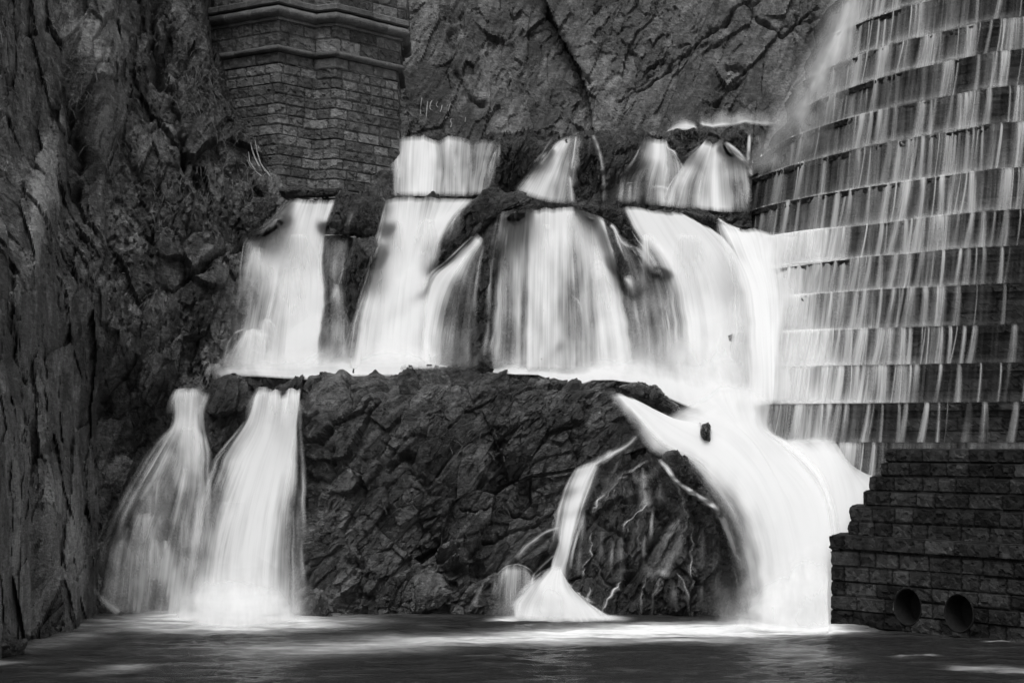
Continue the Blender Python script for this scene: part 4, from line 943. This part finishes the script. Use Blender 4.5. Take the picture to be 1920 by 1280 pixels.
# ------------------------------------------------------------------ water over the dam steps
wc = []
def step_strip(i, u0, u1, d0, d1, lean, bow, wide=0.0):
    """a stream over step i between path columns u0..u1 (pixels), falling to the tread below and leaning left"""
    s = ST[i]; z1 = ZC + s['z'] + .03; z0 = ZC + (ST[i - 1]['z'] if i else -1.2) + .02
    nu = max(3, int((u1 - u0) / 3) + 2); nv = 12
    a = np.linspace(0, 1, nu); v = np.linspace(0, 1, nv)[:, None]
    pu = u0 + (u1 - u0) * a
    cen = (u0 + u1) / 2
    PX = cen + (pu - cen)[None] * (1 + wide * v) - lean * v ** 1.5
    Yb = np.interp(PX, PXG, s['Y'])
    out = .13 + bow * v ** .7
    # come from the tread, roll over the edge, fall
    Z = z1 - (z1 - z0) * np.clip(v, 0, 1) ** 1.35
    Y = Yb - out
    P = np.stack([(PX - 960) * Yb / F, Y, np.broadcast_to(Z, PX.shape)], -1)
    lead = P[:1].copy(); lead[..., 1] += .35; lead[..., 2] += .01
    P = np.concatenate([lead, P], 0)
    prof = np.sin(np.pi * np.clip(a, 0, 1)) ** .9
    dn = (d0 + (d1 - d0) * np.concatenate([[[0]], v])) * prof[None]
    dn = np.broadcast_to(dn, P.shape[:2]).copy(); dn[0] *= .15; dn[1] *= .4; dn[2] *= .8
    U = pu * .0155; V = np.concatenate([[-.3], v[:, 0] * 1.1])
    uv = np.stack(np.broadcast_arrays(U[None], V[:, None]), -1) + rng.uniform(0, 40)
    return P, np.clip(dn, 0, 1), uv
r2 = np.random.default_rng(5)
# how white the water is along each step: (px, density) from the photograph, lowest step first
WH = [[(1540, .9), (1570, .5), (1600, .35), (1665, .35)],
      [(1440, .7), (1470, .58), (1552, .58), (1566, .2), (1600, .25), (1650, .12), (1920, .03)],
      [(1360, 1), (1490, .97), (1560, .75), (1650, .42), (1700, .2), (1920, .06)],
      [(1400, 1), (1500, .95), (1565, .75), (1620, .3), (1700, .35), (1760, .15), (1920, .1)],
      [(1410, 1), (1490, .92), (1550, .6), (1620, .4), (1680, .25), (1740, .3), (1800, .1), (1920, .08)],
      [(1430, 1), (1500, .9), (1550, .55), (1620, .4), (1700, .3), (1780, .35), (1850, .15), (1920, .06)],
      [(1400, 1), (1520, .97), (1560, .7), (1600, .42), (1700, .4), (1800, .38), (1880, .12), (1920, .12)],
      [(1390, .45), (1500, .42), (1700, .42), (1800, .42), (1880, .3), (1920, .25)],
      [(1370, .6), (1420, .45), (1500, .4), (1700, .42), (1800, .42), (1870, .22), (1920, .25)],
      [(1425, .5), (1500, .42), (1600, .4), (1700, .35), (1800, .45), (1860, .25), (1920, .25)],
      [(1480, .5), (1560, .42), (1650, .3), (1750, .3), (1800, .15), (1860, .35), (1920, .15)],
      [(1512, .5), (1600, .45), (1700, .4), (1800, .38), (1840, .12), (1920, .15)],
      [(1550, .5), (1650, .45), (1780, .4), (1850, .25), (1920, .12)],
      [(1570, .5), (1700, .45), (1850, .3), (1920, .2)]]
for i, s in enumerate(ST):
    xs, ds = np.array(WH[i]).T
    parts_ = []
    # a continuous film where the flow is full
    L0 = s['left'] - 2; nu = 220; pu = np.linspace(L0, 2100, nu)
    base = np.interp(pu, xs, ds)
    nv = 12; v = np.linspace(0, 1, nv)[:, None]
    z1 = ZC + s['z'] + .03; z0 = ZC + (ST[i - 1]['z'] if i else -1.2) + .02
    PX = pu[None] - 9 * v ** 1.4
    Yb = np.interp(PX, PXG, s['Y'])
    P = np.stack([(PX - 960) * Yb / F, Yb - (.12 + .24 * v ** .7), np.broadcast_to(z1 - (z1 - z0) * v ** 1.35, PX.shape)], -1)
    lead = P[:1].copy(); lead[..., 1] += .3
    P = np.concatenate([lead, P])
    fl = np.clip(.68 * base + np.clip(base - .5, 0, 1) * .9, 0, 1)
    fl = fl * (1 + .35 * (1 - np.clip((base - .6) / .3, 0, 1)) * np.interp(pu, np.arange(1300, 2200, 16), r2.uniform(-1, 1, len(np.arange(1300, 2200, 16)))))
    wh = np.clip((base - .62) / .25, 0, 1); dn = np.broadcast_to(fl[None], P.shape[:2]).copy(); dn[0] *= .15 + .85 * wh; dn[1] *= .4 + .6 * wh; dn[2] *= .75 + .25 * wh; dn[:, 0] = 0; dn[3:] *= (.85 + .4 * v[2:] ** 2)
    uv = np.stack(np.broadcast_arrays(pu[None] * .0155, np.linspace(0, 1.2, nv + 1)[:, None]), -1) + i * 7.1
    parts_.append((P, np.clip(dn, 0, 1), uv))
    # separate streams
    x = s['left'] + 4
    while x < (1640 if i == 0 else 2000):
        d = np.interp(x, xs, ds)
        w = r2.choice([5, 8, 13, 22, 38], p=[.3, .28, .22, .13, .07]) * (.7 + .6 * r2.random())
        if i < 7 and x > 1780: w = min(w, 13)
        if r2.random() < .85:
            parts_.append(step_strip(i, x, x + w, min(.95, r2.uniform(.3, .62) + .4 * d), min(.9, r2.uniform(.22, .42) + .4 * d), r2.uniform(7, 18), r2.uniform(.25, .42), r2.uniform(.3, 1.1) if w < 14 else r2.uniform(.05, .3)))
            if w > 18:
                for q in range(int(w / 7)):
                    a = x + r2.uniform(0, w - 6); parts_.append(step_strip(i, a, a + r2.uniform(3, 7), .45, .35, r2.uniform(7, 14), r2.uniform(.3, .46), .2))
        gap = r2.exponential(1) * np.interp(d, [0, .15, .3, .5, 1], [30, 17, 9, 5, 2])
        x += w * .95 + min(gap, 80)
    # low line of spray on the tread below
    o_ = join_sheets('water_curtain', parts_, M_veil, None)
    wc.append(o_)
cur = empty('spillway_water', (13, 55, ZC), 'thin grey water curtains running over every step of the curved dam', 'waterfall')
for o_ in wc: part(o_, cur)
# white splash lines along the treads
for i in range(1, len(ST)):
    s = ST[i]; xs, ds = np.array(WH[i]).T
    pu = np.linspace(s['left'], 2050, 160); base = np.interp(pu, xs, ds)
    Yb = np.interp(pu, PXG, s['Y']) - .33
    zz = ZC + ST[i - 1]['z']
    rows = []; dn = []
    for k, (h, o2, dd) in enumerate([(.34, .0, 0), (.16, -.04, .35), (.05, -.10, .75), (.0, -.16, .5), (-.03, -.22, .1)]):
        rows.append(np.stack([(pu - 960) * Yb / F, Yb + o2, np.full(len(pu), zz + h + .02)], -1)); dn.append(dd * np.clip(base * 1.1 + .05, 0, 1) * (.7 + .5 * r2.random(len(pu))))
    P = np.array(rows); uv = np.stack(np.broadcast_arrays((pu * .0155)[None], np.linspace(0, .5, 5)[:, None]), -1)
    part(join_sheets('splash_line', [(P, np.clip(np.array(dn), 0, 1), uv)], M_spray), cur)

# spray drifting off the far edge of the dam
sp = join_sheets('spray', [
 sheet_grid([[(1548, -40, 0), (1490, 100, 0), (1430, 220, 0), (1375, 320, 0)], [(1566, -40, .14), (1507, 100, .14), (1446, 220, .14), (1383, 326, .16)], [(1590, -40, .4), (1530, 100, .4), (1467, 220, .4), (1396, 332, .4)], [(1620, -40, .58), (1555, 100, .56), (1495, 215, .52), (1420, 325, .46)], [(1670, -40, .5), (1600, 100, .42), (1545, 215, .34), (1465, 320, .26)], [(1740, -40, .2), (1670, 100, .1), (1610, 210, .1), (1530, 310, .1)], [(1830, -40, 0), (1770, 90, 0), (1690, 200, 0), (1600, 300, 0)]], depth=(61.5, 61.0), step=12, edge=False),
 sheet_grid([[(1560, -40, 0), (1505, 90, 0), (1450, 200, 0), (1400, 300, 0)], [(1610, -40, .3), (1545, 90, .3), (1485, 200, .25), (1425, 310, .25)], [(1690, -40, 0), (1620, 90, 0), (1560, 200, 0), (1480, 310, 0)]], depth=(66, 64.5), step=12, edge=False)], M_spray)
tag(sp, 'soft grey mist drifting off the far edge of the dam steps', 'spray', kind='stuff')

# ------------------------------------------------------------------ foam heaps on the ledges and at the feet
def foam(label, sheets, **kw):
    sheets = [[[(l[0][0], l[0][1] - 30, 0)] + list(l) for l in s] for s in sheets]
    g = [sheet_grid(s, ends=(0, 1), **kw) for s in sheets]
    o = join_sheets('foam', g, M_foam); tag(o, label, 'foam', kind='stuff'); return o
foam('white foam lying along the middle ledge behind the big bluff', [
 [[(405, 690, .1), (405, 700, .3), (405, 712, .1)], [(430, 688, .3), (432, 697, .8), (435, 706, .3)], [(480, 684, .5), (482, 694, 1), (486, 706, .8)], [(560, 676, .5), (562, 692, 1), (570, 712, 1)], [(620, 668, .5), (622, 684, 1), (625, 706, 1)], [(700, 668, .5), (702, 684, 1), (706, 706, 1)], [(780, 672, .5), (782, 684, 1), (786, 706, 1)], [(820, 680, .2), (830, 686, .9), (838, 704, 1)], [(860, 690, .1), (862, 693, .5), (864, 704, .5)]],
], depth=(57.7, 56.95))
foam('white foam pooling at the foot of the broad curtain, above the bluff', [
 [[(922, 688, .2), (924, 693, .7), (928, 699, .9)], [(960, 682, .3), (962, 692, 1), (966, 702, 1)], [(1005, 682, .3), (1007, 694, 1), (1009, 703, 1)], [(1045, 682, .3), (1047, 702, 1), (1050, 719, 1)], [(1090, 684, .3), (1091, 704, 1), (1092, 720, 1)], [(1112, 684, .3), (1112, 700, 1), (1112, 713, 1)], [(1150, 680, .3), (1150, 700, 1), (1150, 713, 1)], [(1205, 676, .4), (1207, 704, 1), (1208, 721, 1)], [(1225, 676, .4), (1230, 710, 1), (1234, 738, 1)], [(1265, 664, .4), (1270, 720, 1), (1278, 758, 1)], [(1330, 668, .5), (1340, 730, 1), (1350, 785, 1)], [(1400, 690, .4), (1410, 740, 1), (1420, 795, 1)]],
], depth=(56.75, 56.6))
foam('white foam rim along the top of the upper rock shelf', [
 [[(1256, 240, .3), (1254, 244, .8), (1250, 248, .3)], [(1268, 232, .4), (1268, 238, .9), (1266, 244, .8)], [(1284, 222, .2), (1288, 234, .9), (1288, 246, .9)], [(1302, 230, .2), (1303, 236, .9), (1302, 248, .6)]],
 [[(1318, 230, .5), (1318, 234, 1), (1320, 238, .3)], [(1335, 233, .5), (1336, 237, 1), (1338, 241, .3)], [(1354, 228, .5), (1358, 234, 1), (1360, 238, .5)], [(1372, 232, .4), (1372, 236, .8), (1372, 238, .2)], [(1400, 224, .6), (1398, 228, .9), (1396, 232, .3)], [(1430, 230, .4), (1430, 234, .7), (1430, 237, .2)], [(1460, 226, .3), (1460, 232, .5), (1460, 236, .1)]]], depth=(66.5, 66.3))
foam('glowing splash mist at the foot of the big lower left fall', [
 [[(290, 1090, 0), (280, 1130, 0), (270, 1165, 0)], [(340, 1080, .05), (335, 1130, .3), (330, 1160, .3)], [(390, 1070, .05), (385, 1125, .7), (380, 1172, .6)], [(440, 1070, .1), (440, 1125, .9), (440, 1178, .8)], [(490, 1070, .1), (495, 1125, .8), (500, 1172, .7)], [(530, 1085, .05), (540, 1130, .6), (545, 1165, .6)], [(570, 1100, 0), (580, 1135, .0), (590, 1160, 0)]]], depth=(54.9, 50.15), edge=False)
foam('spray boiling at the foot of the lower right chute', [
 [[(1370, 1100, 0), (1360, 1140, .1), (1340, 1170, .1)], [(1410, 1060, 0), (1400, 1130, .4), (1390, 1176, .7)], [(1460, 1030, 0), (1455, 1110, .7), (1450, 1184, 1)], [(1520, 1010, 0), (1520, 1100, .8), (1520, 1188, 1)], [(1552, 1010, 0), (1552, 1100, .8), (1552, 1186, 1)]]], depth=(52.9, 49.3), edge=False)

mist = [
 sheet_grid([[(250, 1080, 0), (250, 1120, .0), (250, 1160, .0)], [(320, 1040, 0), (320, 1100, .25), (320, 1165, .3)], [(400, 1000, 0), (400, 1080, .3), (400, 1168, .45)], [(480, 1000, 0), (480, 1080, .3), (480, 1168, .45)], [(550, 1050, 0), (550, 1100, .25), (552, 1165, .3)], [(620, 1090, 0), (620, 1130, 0), (620, 1160, 0)]], depth=(55.0, 51.6), edge=False, step=10),
 sheet_grid([[(900, 1130, 0), (900, 1150, 0), (900, 1165, 0)], [(960, 1090, 0), (965, 1125, .3), (965, 1165, .4)], [(1030, 1060, 0), (1030, 1110, .4), (1030, 1168, .5)], [(1100, 1110, 0), (1100, 1140, .3), (1110, 1166, .4)], [(1170, 1140, 0), (1170, 1155, 0), (1180, 1166, 0)]], depth=(53.6, 51.9), edge=False, step=10),
 sheet_grid([[(1300, 1120, 0), (1300, 1150, 0), (1300, 1180, 0)], [(1370, 1040, 0), (1370, 1120, .25), (1370, 1180, .35)], [(1450, 960, 0), (1450, 1080, .35), (1450, 1184, .5)], [(1552, 960, 0), (1552, 1080, .35), (1552, 1184, .5)]], depth=(51.9, 49.4), edge=False, step=10),
 sheet_grid([[(400, 640, 0), (400, 670, .0), (400, 696, .0)], [(450, 610, 0), (450, 655, .25), (450, 692, .4)], [(560, 600, 0), (560, 650, .3), (560, 690, .5)], [(680, 600, 0), (680, 650, .25), (680, 688, .45)], [(790, 600, 0), (790, 650, .25), (790, 686, .45)], [(880, 620, 0), (880, 660, .12), (880, 688, .2)], [(990, 600, 0), (990, 650, .2), (990, 692, .45)], [(1100, 600, 0), (1100, 650, .25), (1100, 700, .5)], [(1200, 590, 0), (1200, 650, .35), (1200, 704, .6)], [(1300, 560, 0), (1300, 640, .4), (1300, 720, .6)], [(1420, 560, 0), (1420, 640, .35), (1420, 740, .6)], [(1530, 620, 0), (1530, 680, .0), (1530, 740, .0)]], depth=(57.3, 56.9), edge=False, step=12)]
o = join_sheets('spray', mist, M_spray); tag(o, 'fine pale spray hanging over the feet of the falls', 'spray', kind='stuff')

# ------------------------------------------------------------------ pool
def pool_mat():
    m, nt, out = new_mat('pool_water')
    co = nt.nodes.new('ShaderNodeTexCoord').outputs['Object']
    n1 = noise_(nt, co, 1, 5, .6, ((.45, 1.6, 1), (0, 0, .12)))
    n2 = noise_(nt, co, 1, 4, .65, ((2.2, 6.5, 1), (0, 0, -.1)))
    n3 = noise_(nt, co, 1, 5, .7, ((.9, 4.2, 1), (0, 0, .05)))
    f = rng_(nt, math_(nt, 'ADD', math_(nt, 'MULTIPLY', n1, .5), math_(nt, 'MULTIPLY', n3, .5)), .50, .68, 0, 1)
    at_ = N(nt, 'ShaderNodeAttribute', attribute_name='foam').outputs['Fac']
    fo = math_(nt, 'ADD', math_(nt, 'MULTIPLY', f, .10), at_, clamp=True)
    fo = math_(nt, 'MULTIPLY', math_(nt, 'POWER', fo, 1.4), rng_(nt, n2, .3, .7, .75, 1.3), clamp=True)
    b = nt.nodes.new('ShaderNodeBsdfPrincipled'); b.inputs['Base Color'].default_value = (.018, .018, .018, 1)
    b.inputs['Roughness'].default_value = .16; b.inputs['IOR'].default_value = 1.17
    df = nt.nodes.new('ShaderNodeBsdfDiffuse'); df.inputs[0].default_value = (.84, .84, .84, 1)
    hgt = math_(nt, 'ADD', math_(nt, 'MULTIPLY', n1, 1.0), math_(nt, 'MULTIPLY', n2, .35)); hgt = math_(nt, 'ADD', hgt, math_(nt, 'MULTIPLY', n3, .5))
    bp = nt.nodes.new('ShaderNodeBump'); bp.inputs['Distance'].default_value = .45; nt.links.new(hgt, bp.inputs['Height'])
    nt.links.new(bp.outputs[0], b.inputs['Normal'])
    mx = nt.nodes.new('ShaderNodeMixShader'); nt.links.new(fo, mx.inputs[0]); nt.links.new(b.outputs[0], mx.inputs[1]); nt.links.new(df.outputs[0], mx.inputs[2])
    nt.links.new(mx.outputs[0], out.inputs[0]); return m
xs_ = spaced(-140, 140, -17, 17, .09, 6); ys_ = spaced(-60, 70, 34, 56, .07, 3)
YY, XX = np.meshgrid(ys_, xs_, indexing='ij')
PW = np.stack([XX, YY, 0 * XX], -1)
wv = .10 * fbm(np.stack([XX * .35, YY * 1.1, 0 * XX], -1), 3, 3) + .035 * fbm(np.stack([XX * 1.2, YY * 3.0, 0 * XX], -1), 3, 9) + .03 * fbm(np.stack([XX * 2.6, YY * 4.5, 0 * XX], -1), 2, 19)
PW[..., 2] = wv - .02
# foam carried on the surface, in world coordinates
def streakf(x0, y0, x1, y1, w, a):
    t = np.clip(((XX - x0) * (x1 - x0) + (YY - y0) * (y1 - y0)) / ((x1 - x0) ** 2 + (y1 - y0) ** 2), 0, 1)
    return a[0] * (1 - t) * np.exp(-(np.hypot(XX - x0 - t * (x1 - x0), YY - y0 - t * (y1 - y0)) / (w[0] * (1 - t) + w[1] * t)) ** 2) + a[1] * t * np.exp(-(np.hypot(XX - x0 - t * (x1 - x0), YY - y0 - t * (y1 - y0)) / (w[0] * (1 - t) + w[1] * t)) ** 2)
def W(px, py): Y = F * ZC / (py - HZ); return ((px - 960) * Y / F, Y)
fm = np.zeros(XX.shape)
for (a, b, w, al) in [((1500, 1176), (1240, 1179), (1.25, 1.7), (1.9, 1.6)), ((1240, 1180), (900, 1196), (1.7, 1.2), (1.5, .8)), ((900, 1196), (560, 1212), (1.1, 2.0), (.75, .34)), ((1400, 1196), (1000, 1200), (.9, .7), (.5, .5)), ((560, 1205), (480, 1245), (1.2, 1.0), (.2, .1)),
                      ((415, 1158), (455, 1164), (2.5, 2.5), (1.4, 1.4)), ((200, 1175), (40, 1215), (.9, .9), (.28, .2)), ((960, 1160), (1150, 1158), (.5, .4), (1.3, .9)), ((0, 1240), (60, 1238), (.5, .4), (.45, .1)), ((300, 1160), (150, 1172), (1.0, 1.0), (.5, .3)),
                      ((1480, 1215), (1560, 1240), (.8, .7), (.2, .15)), ((150, 1262), (240, 1250), (.5, .5), (.1, .3)), ((880, 1225), (930, 1222), (.3, .3), (.2, .2)), ((1690, 1232), (1740, 1230), (.25, .25), (.3, .3)), ((1800, 1250), (1920, 1252), (.3, .5), (.3, .4)), ((560, 1155), (900, 1156), (.3, .2), (.12, .05)), ((1560, 1172), (1620, 1168), (.5, .3), (.5, .2)), ((1860, 1203), (1890, 1203), (.2, .2), (.5, .4))]:
    fm = np.maximum(fm, streakf(*W(*a), *W(*b), w, al))
fm = np.clip(fm * (.9 + .7 * fbm(np.stack([XX * 1.0, YY * 3.0, 0 * XX], -1), 4, 21)), 0, 1)
o = grid_obj('water', PW, pool_mat(), attrs={'foam': fm}, smooth_=True)
tag(o, 'dark rippling pool with pale foam streaks under the falls', 'water', kind='structure')
g = mesh_obj('ground', np.array([[-400, -300, -1.6], [400, -300, -1.6], [400, 500, -1.6], [-400, 500, -1.6]], float), np.array([[0, 1, 2, 3]]), plain_mat('bed', .05), attrs={'tone': np.zeros(4)})
tag(g, 'rocky river bed', 'ground', kind='structure')

# ------------------------------------------------------------------ plants and small things
def blades(name, centres, n, L, mat, w=.014, seed=1):
    r_ = np.random.default_rng(seed); V = []; Q = []
    for (px, py, sp_) in centres:
        for _ in range(n):
            a = px + r_.normal(0, sp_); b = py + r_.normal(0, sp_ * .6)
            Y = hitY(a, b)
            if Y > 90: continue
            p = at(a, b, Y - .03); ln = L * r_.uniform(.5, 1.3); d = np.array([r_.normal(0, .5), -r_.uniform(.1, .5), r_.uniform(-.4, .9)]); d /= np.linalg.norm(d)
            p1 = p + d * ln * .5; p2 = p1 + (d + np.array([0, -.2, -.9])) * ln * .45
            s = np.array([w / 2, 0, 0]); k = len(V)
            V += [p - s, p + s, p1 + s * .8, p1 - s * .8, p2 + s * .3, p2 - s * .3]; Q += [[k, k + 1, k + 2, k + 3], [k + 3, k + 2, k + 4, k + 5]]
    return mesh_obj(name, np.array(V), np.array(Q), mat)
M_grass = plain_mat('dry_grass', .15)
o = blades('dry_grass', [(240, 70, 60), (140, 100, 50), (90, 30, 40), (40, 60, 40), (330, 190, 30), (360, 60, 20), (375, 130, 15), (400, 190, 18), (300, 330, 40), (400, 330, 30), (350, 380, 40), (200, 260, 30), (410, 300, 25), (60, 160, 30), (450, 350, 25), (170, 180, 25), (430, 250, 20), (240, 400, 40), (130, 860, 15), (290, 560, 30)], 60, .42, M_grass, seed=3)
tag(o, 'dry grass tufts clinging to the upper left cliff', 'grass', kind='stuff')
o = blades('dry_grass', [(770, 900, 22), (870, 830, 20), (900, 800, 14), (740, 940, 20), (850, 1000, 10), (640, 870, 20), (925, 850, 14), (950, 950, 12)], 22, .3, M_grass, w=.01, seed=8)
tag(o, 'sparse dry grass on the face of the big bluff', 'grass', kind='stuff')
def twig(pts, r0, Yd):
    P = np.array([at(x, y, Yd + .1 * k) for k, (x, y) in enumerate(pts)]); V = []; n = 6
    for k, p in enumerate(P):
        r = r0 * (1 - .7 * k / (len(P) - 1))
        for a in range(n): V.append(p + np.array([math.cos(a * 2 * math.pi / n) * r, math.sin(a * 2 * math.pi / n) * r, 0]))
    return np.array(V).reshape(len(P), n, 3)
tw = [[(486, 312), (478, 296), (473, 282), (470, 268)], [(498, 322), (488, 305), (482, 285), (478, 262)], [(478, 318), (468, 303), (466, 285)], [(506, 330), (496, 316), (488, 308)], [(490, 330), (480, 322), (470, 314), (464, 300)]]
gs = [twig(t, .035, 60.6) for t in tw]
V = np.concatenate([g_.reshape(-1, 3) for g_ in gs]); Q = []; b = 0
for g_ in gs: Q.append(quads(g_.shape[0], 6, b, True)); b += g_.shape[0] * 6
o = mesh_obj('bare_branch', V, np.concatenate(Q), plain_mat('bark', .25), smooth_=True)
tag(o, 'bare pale branches hanging on the rock beside the stone pier', 'branch')

# faded paint marks on the back cliff
pm = []
for st_ in [[(791, 183), (788.6, 202), (788.6, 215)], [(802, 190), (800.6, 202), (799, 221)], [(814, 190), (810, 190), (807, 205), (812, 207)], [(808.5, 198), (813, 198.5)], [(821, 191), (818, 197), (821, 201.5)], [(829, 198), (827, 206), (825, 210)],
            [(844, 196), (841.5, 204), (840.5, 208)], [(844, 196), (848, 199), (847.8, 208)], [(840.5, 207.6), (848, 208)], [(840, 197), (837.8, 199.5)], [(835, 220), (838, 218), (841, 222)], [(851, 222.5), (846.6, 221), (845, 227.5), (846.4, 232), (845, 239)], [(873, 220), (872, 229)]]:
    pm.append(sheet_grid([[(x - .8, y, 1) for x, y in st_], [(x + .8, y, 1) for x, y in st_]], off=.04, step=2., sm=1, edge=False, wob=0))
gr = empty('painted_letters', tuple(pm[2][0][0, 0]), 'faded white hand painted letters and strokes low on the back cliff beside the pier', 'graffiti')
Mp = plain_mat('old_paint', .26)
for g_ in pm: part(join_sheets('letter_stroke', [g_], Mp), gr)

# ------------------------------------------------------------------ light, sky, camera
w = bpy.data.worlds.new('World'); bpy.context.scene.world = w; w.use_nodes = True
nt = w.node_tree; bg = nt.nodes['Background']
sky = nt.nodes.new('ShaderNodeTexSky'); sky.sky_type = 'NISHITA'; sky.sun_disc = False
EL, AZ = math.radians(56), math.radians(190)     # sun high, behind and left of the camera
sky.sun_elevation = EL; sky.sun_rotation = AZ; sky.dust_density = 4; sky.air_density = 1.5
bw = nt.nodes.new('ShaderNodeRGBToBW'); nt.links.new(sky.outputs[0], bw.inputs[0]); nt.links.new(bw.outputs[0], bg.inputs[0]); bg.inputs[1].default_value = .15
sl = bpy.data.lights.new('Sun', 'SUN'); sl.energy = 1.5; sl.angle = math.radians(28); so = bpy.data.objects.new('sun', sl); C.objects.link(so)
dv = Vector((math.sin(AZ) * math.cos(EL), math.cos(AZ) * math.cos(EL), math.sin(EL)))
so.rotation_euler = dv.to_track_quat('Z', 'Y').to_euler(); so.location = (0, -10, 60)

cam = bpy.data.cameras.new('Camera'); co = bpy.data.objects.new('camera', cam); C.objects.link(co)
co.location = (0, 0, ZC); co.rotation_euler = (math.radians(90), 0, 0)
cam.sensor_width = 36; cam.lens = 36 * F / 1920; cam.shift_y = (HZ - 640) / 1920; cam.clip_end = 1500
sc = bpy.context.scene; sc.camera = co
sc.view_settings.view_transform = 'Standard'; sc.view_settings.look = 'None'; sc.view_settings.exposure = 0.0; sc.view_settings.gamma = 1
sc.cycles.transparent_max_bounces = 32; sc.cycles.max_bounces = 6
